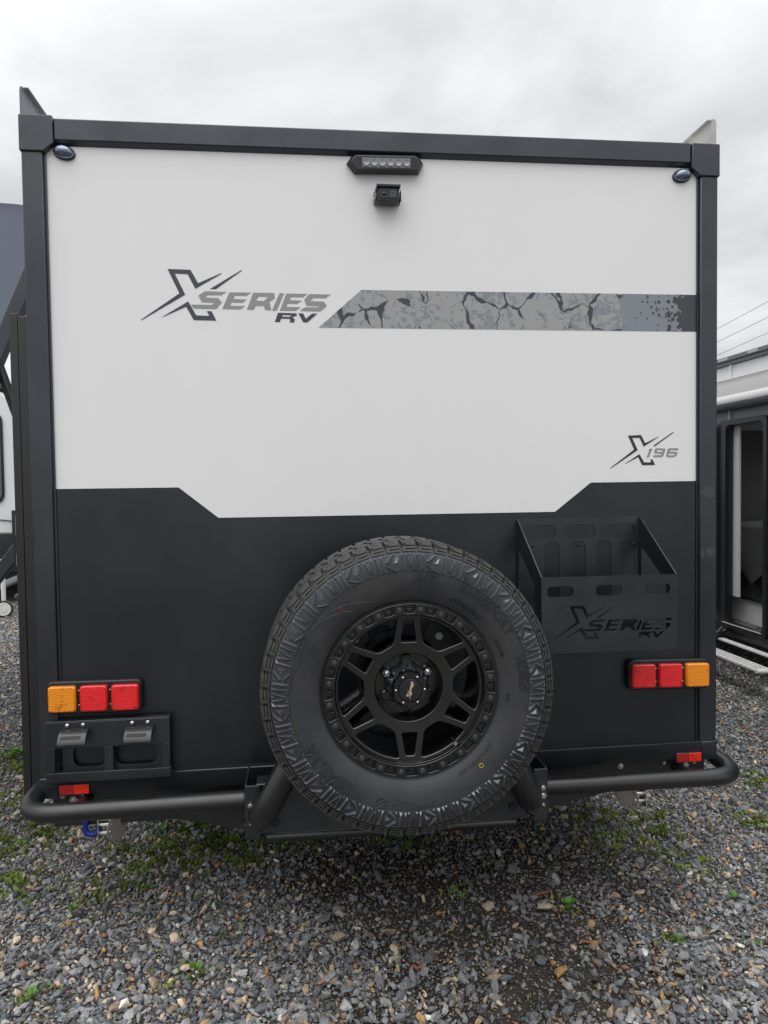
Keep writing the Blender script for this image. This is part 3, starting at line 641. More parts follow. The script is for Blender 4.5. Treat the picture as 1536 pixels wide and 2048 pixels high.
for x in (-1.017, -.820):
    if pl0 is None:
        b = B(); prf = [(-.0465, .738), (-.060, .736), (-.078, .727), (-.092, .712), (-.096, .700), (-.088, .701), (-.074, .714), (-.0465, .716)]
        tv = [[b.verts.new((xx*(1.0 if yy > -.07 else .98), yy, zz-.718)) for yy, zz in prf] for xx in (-.043, .043)]
        n_ = len(prf)
        for i in range(n_): b.faces.new((tv[0][i], tv[0][(i+1) % n_], tv[1][(i+1) % n_], tv[1][i]))
        b.faces.new(tv[0]); b.faces.new(tv[1])
        pl0 = obj('plate_lamp', b, 'lamp_hood', NB, smooth=40, bevel=.0015, loc=(x, 0, .718))
        b = B(); box(b, -.034, .026, -.0905, -.066, .0035, .0075); bmesh.ops.rotate(b, verts=b.verts, cent=(0, -.078, .005), matrix=Matrix.Rotation(R(38), 3, 'X')); obj('lamp_slot', b, 'cable', pl0)
        for dx in (-.024, .024):
            b = B(); dome(b, (dx, -.047, .029), .0075, .006, .0075, 12, 4); obj('mounting_bolt', b, 'zinc', pl0)
    else:
        q = again(pl0, NB, (x, 0, .7165))
        for ch in list(pl0.children): again(ch, q)

# --- chassis under the rear wall, bolts
b = B(); box(b, -1.11, 1.11, .012, .09, .40, .504); obj('rear_crossmember', b, 'tube', CV, bevel=.003)
for s in (-1, 1):
    b = B(); box(b, s*1.115-.012, s*1.115+.012, .0905, 5.9, .43, .5185); obj('side_skirt_rail', b, 'tube', CV)
for s in (-1, 1):
    b = B(); box(b, s*.55-.025, s*.55+.025, .091, 6.3, .38, .50); obj('chassis_rail', b, 'tube', CV, bevel=.003)
b = B(); box(b, -1.1, 1.1, .091, 5.95, .505, .519); obj('floor_pan', b, 'black', CV)
for x, z, r_ in ((-1.078, .503, .0085), (-1.045, .488, .013), (-1.007, .500, .012), (.795, .492, .011), (.956, .494, .0075), (1.036, .482, .012), (1.068, .489, .006)):
    b = B(); cyl(b, (x, .0125, z), (0, -1, 0), r_, .008, 6); dome(b, (x, .0045, z), r_*.7, .004, r_*.7, 10, 3); obj('chassis_bolt', b, 'zinc', CV)
# tandem road wheels under the body
for s in (-1, 1):
    for yy in (2.75, 3.62):
        b = B(); lathe(b, [(.20, -.10), (.24, -.12), (.31, -.125), (.36, -.115), (.385, -.08), (.39, 0), (.385, .08), (.36, .115), (.31, .125), (.2, .11), (.2, .06), (.05, .05), (.0, .05)], 40)
        obj('road_wheel', b, 'rubber', CV, rot=(0, 0, R(90 if s < 0 else -90)), loc=(s*.98, yy, .39))

# --- bumper tubes
RT = .0285
for s in (-1, 1):
    xin, zt = (-.492, .519) if s < 0 else (.462, .503)
    pth = fillet([(xin, -.142, zt), (s*1.152, -.142, zt-.007), (s*1.152, .14, zt+.0)], .105, 10)
    b = B(); tube(b, pth, RT, 24); bt = obj('bumper_tube', b, 'tube', CV, smooth=50); bt['label'] = 'black bumper tube on the %s, bent round the corner' % ('left' if s < 0 else 'right')
    b = B(); cyl(b, (xin-s*.002, -.142, zt), (-s, 0, 0), .034, .008, 24); obj('end_flange', b, 'plate', bt, bevel=.001)
    b = B(); tube(b, [(s*1.0, -.12, zt-.005), (s*1.0, .02, zt-.03)], .016, 12); obj('tube_stay', b, 'tube', bt)
    xb = xin-s*.008
    b = B(); plate(b, rect(min(xb, xb-s*.045), max(xb, xb-s*.045), .425, .590, .004), -.215, -.208); box(b, min(xb, xb-s*.006), max(xb, xb-s*.006), -.207, -.05, .425, .592)
    br = obj('hinge_bracket', b, 'plate', CV, bevel=.0015)
    for z, r_ in ((.532, .0085), (.507, .010), (.478, .005)):
        b = B(); cyl(b, (xb-s*.016, -.2155, z), (0, -1, 0), r_, .006, 6); cyl(b, (xb-s*.016, -.2215, z), (0, -1, 0), r_*.55, .006, 10); obj('bolt', b, 'steel', br)
    # tapering gusset under the tube
    p = [(-.80, .475), (-.498, .405), (-.498, .50), (-.80, .495)] if s < 0 else [(.468, .405), (.76, .462), (.76, .49), (.468, .50)]
    b = B(); plate(b, p, -.100, -.092); obj('gusset', b, 'tube', CV)
# --- swing carrier of the spare wheel
b = B(); box(b, -.455, .405, -.16, -.09, .530, .572); sc_ = obj('spare_carrier', b, 'tube', CV, bevel=.004); sc_['label'] = 'black steel spare wheel carrier with two slanted tubes'
for s in (-1, 1):
    x0, x1 = (-.440, -.315) if s < 0 else (.388, .285)
    pth = fillet([(x0, -.06, .500), (x0, -.290, .505), (x1, -.290, .735), (x1*.3, -.235, .86)], .10, 8)
    b = B(); tube(b, pth, .0385, 22); obj('slanted_tube', b, 'tube', sc_, smooth=50)
b = B(); plate(b, [(-.440, .448), (.385, .446), (.30, .640), (-.335, .645)], -.230, -.222); obj('centre_plate', b, 'plate', sc_, bevel=.002)
b = B(); tube(b, [(-.423, -.205, .428), (.350, -.205, .424)], .0165, 16); obj('lower_tube', b, 'tube', sc_, smooth=50)
for x in (-.395, .335):
    b = B(); cyl(b, (x, -.2305, .482), (0, -1, 0), .013, .010, 6); obj('plate_bolt', b, 'black', sc_, bevel=.001)
b = B(); plate(b, [(-.18, 1.10), (.13, 1.10), (.16, 1.03), (.10, .90), (.10, .64), (-.14, .64), (-.14, .90), (-.21, 1.03)], -.268, -.255, [[(-.12, 1.07), (-.05, 1.07), (-.08, .98)], [(.0, 1.07), (.07, 1.07), (.03, .98)]]); obj('wheel_mount', b, 'plate', sc_, bevel=.002)
for x in (-.15, -.06, .1):
    b = B(); cyl(b, (x, -.2685, 1.035), (0, -1, 0), .012, .012, 6); obj('mount_bolt', b, 'zinc', sc_)

# --- stabiliser winches below the bumper
for s, ox, oz in ((-1, -.955, .395), (1, .845, .385)):
    b = B(); box(b, ox-.012, ox-.008, -.02, .03, oz-.035, oz+.06); box(b, ox+.030, ox+.034, -.02, .03, oz-.035, oz+.06)
    st = obj('stabiliser', b, 'zinc', CV, bevel=.001); st['label'] = 'zinc stabiliser winch hanging under the bumper on the %s' % ('left' if s < 0 else 'right')
    for dz in (-.018, .008, .030):
        b = B(); cyl(b, (ox-.0075, 0, oz+dz), (1, 0, 0), .0085, .037, 12); obj('cross_pin', b, 'zinc', st)
    gx = ox+.044 if s < 0 else ox-.030
    b = B(); cr_ = [(.0+.045*math.cos(a), .045*math.sin(a)) for a in np.linspace(0, 2*PI, 33)[:-1]]
    hs = [[(.033*math.cos(t)+.0045*math.cos(a), .033*math.sin(t)+.0045*math.sin(a)) for a in np.linspace(0, 2*PI, 9)[:-1]] for t in np.linspace(0, 2*PI, 11)[:-1]]
    plate(b, cr_, -.002, .002, hs); bmesh.ops.transform(b, matrix=Matrix.Translation((gx, 0, oz))@Matrix.Rotation(R(62 if s < 0 else -56), 4, 'Z'), verts=b.verts)
    obj('index_plate', b, 'chain', st)
    if s < 0:
        b = B(); tube(b, fillet([(-1.008, 0, .46), (-1.010, 0, .375), (-.972, 0, .375), (-.962, 0, .405)], .03, 8), .0095, 12); o = obj('blue_hook', b, 'blue', st, smooth=60)
    else:
        b = B(); cyl(b, (ox+.036, 0, oz+.045), (1, 0, 0), .013, .045, 14); o = obj('blue_grip', b, 'blue', st, bevel=.003)

# --- storage basket
bx0, bx1, bz, bt_, ft = .426, .861, .962, 1.367, 1.197
b = B()
sl3 = [rect(x, x+.112, 1.294, 1.344, .025, 5) for x in (.449, .588, .733)]
sl4 = [rpoly([(x, .985), (x+.054, .985), (x+.054, 1.288), (x, 1.288)], [.004, .004, .027, .027], 6) for x in (.519, .612, .702, .790)]
plate(b, rect(bx0, bx1, bz, bt_), -.0042, -.002, [*sl3, *sl4])
BK = obj('storage_basket', b, 'plate', CV); BK['label'] = 'open charcoal steel wood basket bolted to the lower wall'
for s, x in ((-1, bx0), (1, bx1)):
    b = B(); plate(b, [(-.0045, bz), (-.0045, bt_), (-.2498, ft), (-.2498, bz)], -.0020, .0020, [rpoly([(-.020, 1.005), (-.020, 1.265), (-.190, 1.165), (-.190, 1.005)], .012, 3)])
    bmesh.ops.transform(b, matrix=Matrix(((0, 1, 0, x), (1, 0, 0, 0), (0, 0, 1, 0), (0, 0, 0, 1))), verts=b.verts); obj('side_plate', b, 'plate', BK)
b = B(); box(b, bx0+.0022, bx1-.0022, -.2475, -.0046, bz, bz+.002); obj('floor_plate', b, 'plate', BK)
b = B(); k = (.850-.455)/(-.193+.796)
def lg(p): return [(.455+(x+.796)*k, 1.001+(z-2.020)*k*1.0) for x, z in p]
hs = [rect(x, x+.084, 1.136, 1.169, .0165, 5) for x in (.441, .597, .7545)]+[lg(p) for p in X_]+[lg(p) for p, h in SER]+[lg(p) for p, h in RV]
plate(b, rect(bx0-.0022, bx1+.0022, bz, ft), -.2540, -.2500, hs); obj('front_plate', b, 'plate', BK)
for x, z in ((.641, 1.273), (.839, 1.274), (.479, 1.273)):
    b = B(); dome(b, (x, -.0045, z), .0055, .004, .0055, 10, 3); obj('screw', b, 'black', BK)

# --- awning on the left side: channel, arms, fabric
AW = tag(empty('awning', (0, 0, 0), parent=CV), 'roll-out awning folded out on the left side of the caravan')
b = B(); box(b, -1.206, -1.1385, .10, .16, .47, 2.05); obj('wall_channel', b, 'tube', AW, bevel=.002)
b = B(); box(b, -1.238, -1.2065, .145, .19, .49, 2.06); box(b, -1.232, -1.2065, .10, .1445, .475, 2.06); obj('arm_channel', b, 'tube', AW, bevel=.002)
b = B(); box(b, -1.262, -1.2385, .16, .21, 1.235, 1.405); obj('lock_box', b, 'black', AW, bevel=.003)
for z0, z1 in ((1.335, 1.40), (1.235, 1.275)):
    b = B(); box(b, -1.2455, -1.2375, .135, .1445, z0, z1); obj('latch_plate', b, 'brass', AW)
def bar(p, q, w, h, name):
    p, q = Vector(p), Vector(q); d = (q-p); l_ = d.length; b = B(); box(b, -w/2, w/2, -h/2, h/2, 0, l_)
    bmesh.ops.transform(b, matrix=Matrix.Translation(p)@d.to_track_quat('Z', 'Y').to_matrix().to_4x4(), verts=b.verts); return obj(name, b, 'trim', AW, bevel=.003)
bar((-1.20, .50, 2.52), (-2.27, .50, .03), .05, .05, 'leg')
bar((-1.165, .50, 1.535), (-2.30, .42, .03), .045, .045, 'brace')
b = B(); tube(b, [(-1.245, .50, 1.42), (-1.455, .50, 2.07)], .0125, 12); obj('gas_strut', b, 'tube', AW)
b = B(); tube(b, [(-1.275, .535, 1.42), (-1.475, .535, 2.04)], .008, 10); obj('strut_rod', b, 'tube', AW)
b = B(); box(b, -2.34, -2.22, .38, .56, .0, .03); obj('foot', b, 'tube', AW, bevel=.004)
b = B(); ny_, nx_ = 16, 18; gv = {}
for i in range(nx_+1):
    for j in range(ny_+1):
        u, v = i/nx_, j/ny_; gv[i, j] = b.verts.new((-1.15-2.3*u, .66+2.75*v-.05*math.sin(PI*u), 2.59-.06*u+.035*math.sin(PI*min(1, u*3))*(1-v)-.05*math.sin(PI*u)*math.sin(PI*v)))
for i in range(nx_):
    for j in range(ny_): b.faces.new((gv[i, j], gv[i+1, j], gv[i+1, j+1], gv[i, j+1]))
fb = obj('fabric', b, 'fabric', AW, smooth=180); sm_ = fb.modifiers.new('thick', 'SOLIDIFY'); sm_.thickness = .003
b = B(); tube(b, [(-3.45, .42, 2.49), (-3.45, 3.40, 2.49)], .04, 16); obj('roller', b, 'trim', AW, smooth=50)

# ------------------------------------------------------------------ spare wheel (local origin at its centre, front towards -y)
SW = tag(empty('spare_wheel', (-.022, -.392, .943)), 'spare wheel with chunky all-terrain tyre and black alloy rim behind the caravan', 'wheel')
half = [(.222, -.098), (.232, -.108), (.240, -.112), (.2405, -.1145), (.250, -.120), (.270, -.1275), (.290, -.1315), (.310, -.1330), (.3180, -.1328), (.3188, -.1348), (.340, -.1335), (.352, -.1300), (.362, -.1250), (.3665, -.1230), (.3675, -.1175), (.376, -.113), (.381, -.104), (.3835, -.08), (.385, -.03)]
prof = half+[(r, -y) for r, y in half[::-1]]
b = B(); lathe(b, prof, 144); TY = obj('tyre', b, 'rubber', SW, smooth=28); TY['label'] = 'black all-terrain tyre, dusty sidewall'
def surf(r):
    """sidewall depth at radius r."""
    for (r0, y0), (r1, y1) in zip(half, half[1:]):
        if r0 <= r <= r1: return y0+(y1-y0)*(r-r0)/max(1e-6, r1-r0)
    return -.11
NL = 56; PT = 2*PI/NL
def pol(a, r, y): return (r*math.sin(a), y, r*math.cos(a))
def pbox(bm, a0, a1, r0, r1, y0, y1, y0o=None):
    """block in wheel coordinates; y0 front at the inner radius, y0o front at the outer radius."""
    yo = y0 if y0o is None else y0o
    v = [bm.verts.new(p) for p in (pol(a0, r0, y0), pol(a1, r0, y0), pol(a1, r1, yo), pol(a0, r1, yo), pol(a0, r0, y1), pol(a1, r0, y1), pol(a1, r1, y1), pol(a0, r1, y1))]
    for f in ((0, 1, 2, 3), (5, 4, 7, 6), (0, 4, 5, 1), (3, 2, 6, 7), (0, 3, 7, 4), (1, 5, 6, 2)): bm.faces.new([v[i] for i in f])
# shoulder block: an E of three bars, wrapping over the shoulder
b = B(); a0, a1 = -.40*PT, .40*PT
pbox(b, a0, a1, .3695, .3940, -.1185, -.060, -.1060)
pbox(b, a0, a0+.22*(a1-a0), .3690, .3915, -.1228, -.1170, -.1130)
for r0, r1 in ((.3690, .3742), (.3772, .3826), (.3856, .3915)):
    f = lambda r: -.1228+(r-.369)/.0225*.0098
    pbox(b, a0+.221*(a1-a0), a1, r0, r1, f(r0), -.110, f(r1))
pbox(b, a0+.02, a1*.6, .3941, .3952, -.098, -.070)
sb = obj('tread_block', b, 'tread', TY, smooth=0, bevel=0)
b = B(); pbox(b, -.42*PT, .30*PT, .380, .3950, -.052, -.006); pbox(b, -.2*PT, .44*PT, .380, .3948, -.052, -.030); mb = obj('tread_block', b, 'tread', TY, smooth=0, rot=(0, PT*.4, 0))
b = B(); pbox(b, -.34*PT, .42*PT, .380, .3950, .004, .052); mb2 = obj('tread_block', b, 'tread', TY, smooth=0, rot=(0, PT*.1, 0))
b = B(); pbox(b, -.40*PT, .40*PT, .370, .3940, .060, .114); rb = obj('tread_block', b, 'tread', TY, smooth=0, rot=(0, PT*.5, 0))
for k in range(1, NL):
    for src, off in ((sb, 0), (mb, .4), (mb2, .1), (rb, .5)): again(src, TY, rot=(0, PT*(k+off), 0))
# raised faceted lugs on the upper sidewall: strokes like M and K in turn
NK = 40; PK = 2*PI/NK; RB, RW = .3195, .0465
def facet(bm, pts, h, apex):
    """a faceted ridge: base outline on the rubber, apex = one or two points of the crest."""
    P = lambda u, v, d: pol((u-.5)*PK, RB+v*RW, surf(RB+v*RW)+.0008-d)
    vs1 = [bm.verts.new(P(u, v, 0)) for u, v in pts]; t = [bm.verts.new(P(u, v, h)) for u, v in apex]; n_ = len(vs1)
    own = [min(range(len(t)), key=lambda k: (pts[i][0]-apex[k][0])**2+(pts[i][1]-apex[k][1])**2) for i in range(n_)]
    for i in range(n_):
        j = (i+1) % n_; bm.faces.new((vs1[i], vs1[j], t[own[i]]))
        if own[i] != own[j]: bm.faces.new((vs1[j], t[own[j]], t[own[i]]))
b = B()
facet(b, [(.03, .0), (.17, .0), (.25, .97), (.04, .97)], .0085, [(.11, .2), (.12, .88)])
facet(b, [(.27, .97), (.40, .97), (.52, .18), (.45, .05)], .0095, [(.34, .85), (.46, .25)])
facet(b, [(.77, .97), (.64, .97), (.52, .30), (.57, .05)], .0095, [(.70, .85), (.57, .25)])
facet(b, [(.97, .0), (.83, .0), (.79, .97), (.96, .97)], .0085, [(.89, .2), (.88, .88)])
facet(b, [(.22, .0), (.38, .0), (.30, .30)], .006, [(.30, .08)]); facet(b, [(.64, .0), (.80, .0), (.72, .30)], .006, [(.72, .08)]); facet(b, [(.44, .98), (.60, .98), (.52, .62)], .006, [(.52, .9)])
mM = obj('sidewall_lug', b, 'lug', TY, smooth=0)
b = B()
facet(b, [(.04, .0), (.24, .0), (.24, .97), (.04, .97)], .0090, [(.14, .18), (.14, .85)])
facet(b, [(.27, .54), (.62, .97), (.84, .97), (.40, .44)], .0105, [(.40, .58), (.70, .92)])
facet(b, [(.30, .40), (.44, .36), (.88, .0), (.62, .0)], .0105, [(.42, .32), (.72, .07)])
facet(b, [(.60, .50), (.95, .86), (.95, .14)], .0075, [(.86, .5)]); facet(b, [(.30, .0), (.50, .0), (.36, .26)], .006, [(.38, .07)]); facet(b, [(.28, .97), (.48, .97), (.30, .72)], .006, [(.33, .9)])
mK = obj('sidewall_lug', b, 'lug', TY, smooth=0, rot=(0, PK, 0))
for k in range(2, NK): again(mM if k % 2 == 0 else mK, TY, rot=(0, PK*k, 0))
# raised lettering round the sidewall: clockwise degrees from the top
def ring_text(s, size, a_mid, r, depth=.0022, space=1.0, shear=0.0, bold=0.0):
    t = text_bm(s, size, depth, shear, space, bold)
    for v in t.verts:
        a = R(a_mid)+v.co.x/r; rr = r+v.co.y-size*.35; v.co = pol(a, rr, surf(rr)-v.co.z-.0003)
    o = obj('raised_lettering', t, 'rubber_letter', TY, smooth=0); return o
ring_text('A/T', .040, 7, .302, shear=.25, bold=.0006); ring_text('RUNSPORT', .034, 44, .304, space=1.12, bold=.0006); ring_text('HD829', .034, 83, .304, bold=.0006)
ring_text('HAIDA', .048, 229, .302, space=1.15, bold=.0008); ring_text('LT265/70R17', .0175, 35, .264, space=1.1); ring_text('121/118S', .0135, 66, .262, space=1.1)
ring_text('M+S', .011, 96, .262); ring_text('DOT 53 B7R0TC 3823', .0125, 138, .262)
b = B()
for rr in (.012, .0105):
    pass
c0 = pol(R(196), .304, surf(.304)); ringp = lambda r, n=28: [(c0[0]+r*math.cos(t), c0[2]+r*math.sin(t)) for t in np.linspace(0, 2*PI, n+1)[:-1]]
plate(b, ringp(.0135), surf(.304)-.0014, surf(.304)+.001, [ringp(.0118)]); tube(b, [(c0[0]+.021*math.cos(t), surf(.304)-.001, c0[2]+.006*math.sin(t)+.008*math.cos(t)) for t in np.linspace(.4, 5.4, 20)], .0009, 6); obj('globe_emblem', b, 'rubber_letter', TY, smooth=0)
for a, r, m in ((138, .279, 'yellow'), (-38.7, .288, 'redmark')):
    c0 = pol(R(a), r, 0); b = B(); rp = lambda q, n=20: [(c0[0]+q*math.cos(t), c0[2]+q*math.sin(t)) for t in np.linspace(0, 2*PI, n+1)[:-1]]
    ro, ri = (.0062, .0045) if m == 'yellow' else (.0046, .0036)
    plate(b, rp(ro), surf(r)-.0012, surf(r)+.002, [rp(ri)]); obj('paint_ring', b, m, TY, smooth=0)
# fine moulded arcs sweeping across the sidewall
for a0, a1, r0, r1 in ((-62, -20, .322, .250), (-66, -34, .318, .262), (-100, -58, .320, .275), (128, 168, .322, .27), (150, 190, .318, .285), (168, 205, .30, .32), (-75, -45, .30, .29)):
    b = B(); tube(b, [pol(R(a0+(a1-a0)*t), r0+(r1-r0)*t+.012*math.sin(PI*t), surf(r0+(r1-r0)*t+.012*math.sin(PI*t))-.0002) for t in np.linspace(0, 1, 24)], .0006, 5); obj('moulded_line', b, 'rubber_letter', TY, smooth=0)

# rim
b = B(); lathe(b, [(.236, -.104), (.2375, -.110), (.2355, -.1145), (.2325, -.1145), (.2315, -.111), (.2005, -.1105), (.1985, -.108), (.1965, -.100), (.1965, -.097), (.200, -.095), (.200, .09), (.215, .105), (.225, .11), (.225, .10)], 120)
RM_ = obj('rim', b, 'rim', SW, smooth=40); RM_['label'] = 'satin black alloy rim with six split spokes and a bolted ring'
# bolted ring with pockets
NP = 24
def ppt(a, r): return (r*math.sin(a), r*math.cos(a))
b = B(); outer = [ppt(2*PI*i/144, .2312) for i in range(144)]; inner = [ppt(2*PI*i/144, .2015) for i in range(144)]
pk = []
for i in range(NP):
    a = 2*PI*i/NP; f = lambda u, v: (u*math.cos(a)+v*math.sin(a), -u*math.sin(a)+v*math.cos(a))
    pk.append([f(*p) for p in rpoly([(-.0125, .2055), (.0125, .2055), (.0160, .2275), (-.0160, .2275)], .004, 3)])
plate(b, outer, -.1215, -.1112, [inner, *pk]); RG = obj('beadlock_ring', b, 'rim', RM_, smooth=40, bevel=.0012)
b = B(); f2 = [(-.0070, .2085), (.0070, .2085), (.0080, .2170), (-.0080, .2170)]
loft(b, f2, -.1115, [(x*.85, z) for x, z in f2], -.1165); pbk = obj('pocket_block', b, 'rim', RM_, bevel=.001)
b = B(); tube(b, fillet([(-.0115, -.1125, .224), (-.0098, -.1125, .2080), (.0098, -.1125, .2080), (.0115, -.1125, .224)], .004, 4), .0016, 6); pst = obj('pocket_step', b, 'rim', RM_, smooth=50)
b = B(); cyl(b, (0, -.1216, .2165), (0, -1, 0), .0079, .0055, 6, .0068); cyl(b, (0, -.1271, .2165), (0, -1, 0), .0055, .0012, 12); bol = obj('ring_bolt', b, 'rim_bolt', RM_, rot=(0, PI/NP, 0), bevel=.0006)
for i in range(1, NP):
    again(pbk, RM_, rot=(0, 2*PI*i/NP, 0)); again(pst, RM_, rot=(0, 2*PI*i/NP, 0)); again(bol, RM_, rot=(0, 2*PI*(i+.5)/NP, 0))
# spoke face with windows
wins = []
for i in range(6):
    a = 2*PI*i/6
    f = lambda u, v, a=a: (u*math.cos(a)+v*math.sin(a), -u*math.sin(a)+v*math.cos(a))
    wins.append([f(*p) for p in rpoly([(-.0212, .1225), (.0212, .1225), (.0125, .1820), (-.0125, .1820)], .0055, 4)])
    a2 = a+PI/6; A, C_ = a, a+PI/3
    g1 = lambda u, v: (u*math.cos(A)+v*math.sin(A), -u*math.sin(A)+v*math.cos(A)); g2 = lambda u, v: (u*math.cos(C_)+v*math.sin(C_), -u*math.sin(C_)+v*math.cos(C_))
    aa = math.atan2(.0295, .187); a_s, a_e = A+aa, C_-aa
    arc = [ppt(a_s+(a_e-a_s)*t, .1905) for t in np.linspace(0, 1, 9)]
    pts = [g1(.0405, .117), *arc, g2(-.0405, .117)]
    rr = [.012, .010]+[0]*7+[.010, .012]
    wins.append(rpoly(pts, rr, 5))
hub = [ppt(2*PI*i/72, .0915) for i in range(72)]
b = B(); plate(b, [ppt(2*PI*i/120, .1985) for i in range(120)], -.100, -.072, [hub, *wins])
for v in b.verts:                                             # slightly dished towards the hub
    q = math.hypot(v.co.x, v.co.z); v.co.y += .012*max(0, (.1985-q)/.107)
obj('spoke_face', b, 'rim', RM_, smooth=30, bevel=.0024)
b = B(); lathe(b, [(.0914, -.0875), (.0900, -.070), (.086, -.045), (.0855, -.030), (.0, -.030)], 72); obj('hub_recess', b, 'rim', RM_, smooth=40)
for i in range(6):
    a = 2*PI*i/6; c0 = pol(a, .066, -.030)
    b = B(); lathe(b, [(.016, 0), (.016, -.016), (.0125, -.018), (.0120, -.004), (0, -.004)], 24); sk = obj('nut_socket', b, 'rim', RM_, smooth=40, loc=c0)
    if i in (1, 5):
        b = B(); cyl(b, (0, -.0045, 0), (0, -1, 0), .0105, .026, 6); dome(b, (0, -.0300, 0), .0088, .006, .0088, 14, 4); nu = obj('lug_nut', b, 'steel', RM_, loc=(c0[0], c0[1], c0[2]), smooth=40); nu['label'] = 'bright wheel nut'
b = B(); lathe(b, [(.0, -.055), (.0, -.055), (.014, -.056), (.015, -.050), (.016, -.030)], 24); obj('hub_plug', b, 'rim', RM_, loc=pol(0, .066, 0), smooth=40)
# centre cap
b = B(); sc_pts = []
for i in range(96):
    a = 2*PI*i/96; q = .0640-.0125*max(0, math.cos(6*a))**2-.005*max(0, -math.cos(6*a))**4; sc_pts.append(ppt(a, q))
loft(b, sc_pts, -.030, sc_pts, -.050); loft(b, [(x*.999, z*.999) for x, z in sc_pts], -.0502, [(x*.74, z*.74) for x, z in sc_pts], -.090); cb_ = obj('centre_cap', b, 'cap', RM_, smooth=25, bevel=.0018)
b = B(); lathe(b, [(.0475, -.080), (.0470, -.110), (.0435, -.1145), (.0325, -.1145), (.0315, -.1115), (.0, -.1115)], 60); obj('cap_drum', b, 'rim', RM_, smooth=40)
b = B(); lathe(b, [(.0313, -.1116), (.0305, -.1165), (.020, -.1180), (.0, -.1185)], 48); cd = obj('cap_disc', b, 'gloss_black', RM_, smooth=60)
for i in range(6):
    c0 = pol(R(30+60*i), .0385, -.1147)
    b = B(); dome(b, c0, .0033, .0024, .0033, 10, 3); obj('cap_screw', b, 'steel', RM_)
for i in range(6):
    a = R(60*i); b = B(); pbox(b, a-.18, a+.18, .0335, .0465, -.1160, -.1120); obj('cap_lug', b, 'rim', RM_, smooth=0)
# gold emblem and name printed up the cap disc
b = B(); k = .050/.603
def ce(p): return [((x+.495)*k, (z-2.08)*k) for x, z in p]
for p in X_: plate(b, ce(p), -.1200, -.1182)
for p, h in SER+RV: plate(b, ce(p), -.1200, -.1182)
o = obj('cap_emblem', b, 'gold', RM_, smooth=0, rot=(0, R(-78), 0))
b = B(); cyl(b, (0, 0, 0), (0, -1, 0), .0042, .030, 12); cyl(b, (0, -.0302, 0), (0, -1, 0), .0062, .008, 14); obj('tyre_valve', b, 'black', RM_, loc=pol(R(141), .186, -.088))
b = B(); cyl(b, (0, -.0384, 0), (0, -1, 0), .0052, .003, 12); obj('valve_cap', b, 'steel', RM_, loc=pol(R(141), .186, -.088))
b = B(); lathe(b, [(.07, -.030), (.12, .02), (.12, .10), (.05, .12)], 40); obj('hub_back', b, 'rim', RM_, smooth=40)

# ------------------------------------------------------------------ caravan on the right, its side wall at x = 3.05, door open
RN = tag(empty('caravan', (3.054, 0, 0)), 'grey and white caravan parked on the right with its door open', 'caravan')
wall = lambda name, y0, y1, z0, z1, m='grey_wall', x1=.03: obj(name, box(B(), 0, x1, y0, y1, z0, z1), m, RN)
wall('wall', 3.03, 6.4, .36, 2.05); wall('wall', -1.2, 2.495, .36, 2.05); wall('wall', 2.4952, 3.0298, 1.962, 2.05); wall('skirt', -1.2, 6.4, .26, .3595, 'door_black', .05)
b = B(); box(b, .005, 2.2, -1.2, 6.4, 2.0505, 2.40); obj('upper_wall', b, 'van_white', RN, bevel=.01)
b = B(); box(b, -.012, .004, 2.93, 2.945, 2.0505, 2.40); obj('seam_strip', b, 'van_white', RN)
b = B(); box(b, -.03, .05, -1.2, 6.4, 2.4005, 2.462); rr_ = obj('roof_rail', b, 'rail', RN, bevel=.004)
b = B(); box(b, -.036, -.0305, -1.2, 6.4, 2.418, 2.430); obj('rail_groove', b, 'cable', rr_)
for y in (3.0, 2.62): obj('rail_label', box(B(), -.0325, -.0303, y-.06, y+.06, 2.436, 2.455), 'rail_lit_and_pale', rr_)
# folded awning: case on the wall and roller below it
b = B(); pr2 = [(0, 2.285), (-.03, 2.29), (-.075, 2.27), (-.085, 2.20), (-.08, 2.145), (0, 2.14)]
tv = [[b.verts.new((x, y, z)) for x, z in pr2] for y in (-1.0, 6.0)]
for i in range(6): b.faces.new((tv[0][i], tv[0][(i+1) % 6], tv[1][(i+1) % 6], tv[1][i]))
b.faces.new(tv[0]); b.faces.new(tv[1]); ac = obj('awning_case', b, 'awn_white', RN, bevel=.004)
b = B(); tube(b, [(-.055, -1.0, 2.103), (-.055, 6.0, 2.103)], .052, 20); obj('awning_roller', b, 'awn_white', ac, smooth=60)
b = B(); box(b, -.09, -.084, -1.0, 6.0, 2.262, 2.270); obj('awning_lip', b, 'rail_lit_and_pale', ac)
b = B(); tube(b, [(-.060, -1.0, 2.083), (-.060, 6.0, 2.083)], .045, 16); obj('fabric_roll', b, 'fabric', ac, smooth=60)
# door frame, door leaf folded back, steps and the room behind
fr = rpoly([(2.46, .325), (3.065, .325), (3.065, 1.965), (2.46, 1.965)], .06, 6); fi = rpoly([(2.50, .372), (2.965, .372), (2.965, 1.925), (2.50, 1.925)], .05, 6)
b = B(); plate(b, fr, -.030, .035, [fi]); bmesh.ops.transform(b, matrix=Matrix(((0, 1, 0, 0), (1, 0, 0, 0), (0, 0, 1, 0), (0, 0, 0, 1))), verts=b.verts); df = obj('door_frame', b, 'door_black', RN, bevel=.003)
b = B(); box(b, -.034, -.0305, 2.51, 3.0, .365, .371); obj('sill_edge', b, 'alu', df)
b = B(); plate(b, rpoly([(3.085, .40), (3.62, .40), (3.62, 1.955), (3.085, 1.955)], .06, 6), -.070, -.035); bmesh.ops.transform(b, matrix=Matrix(((0, 1, 0, 0), (1, 0, 0, 0), (0, 0, 1, 0), (0, 0, 0, 1))), verts=b.verts); dl = obj('door', b, 'door_black', RN, bevel=.004)
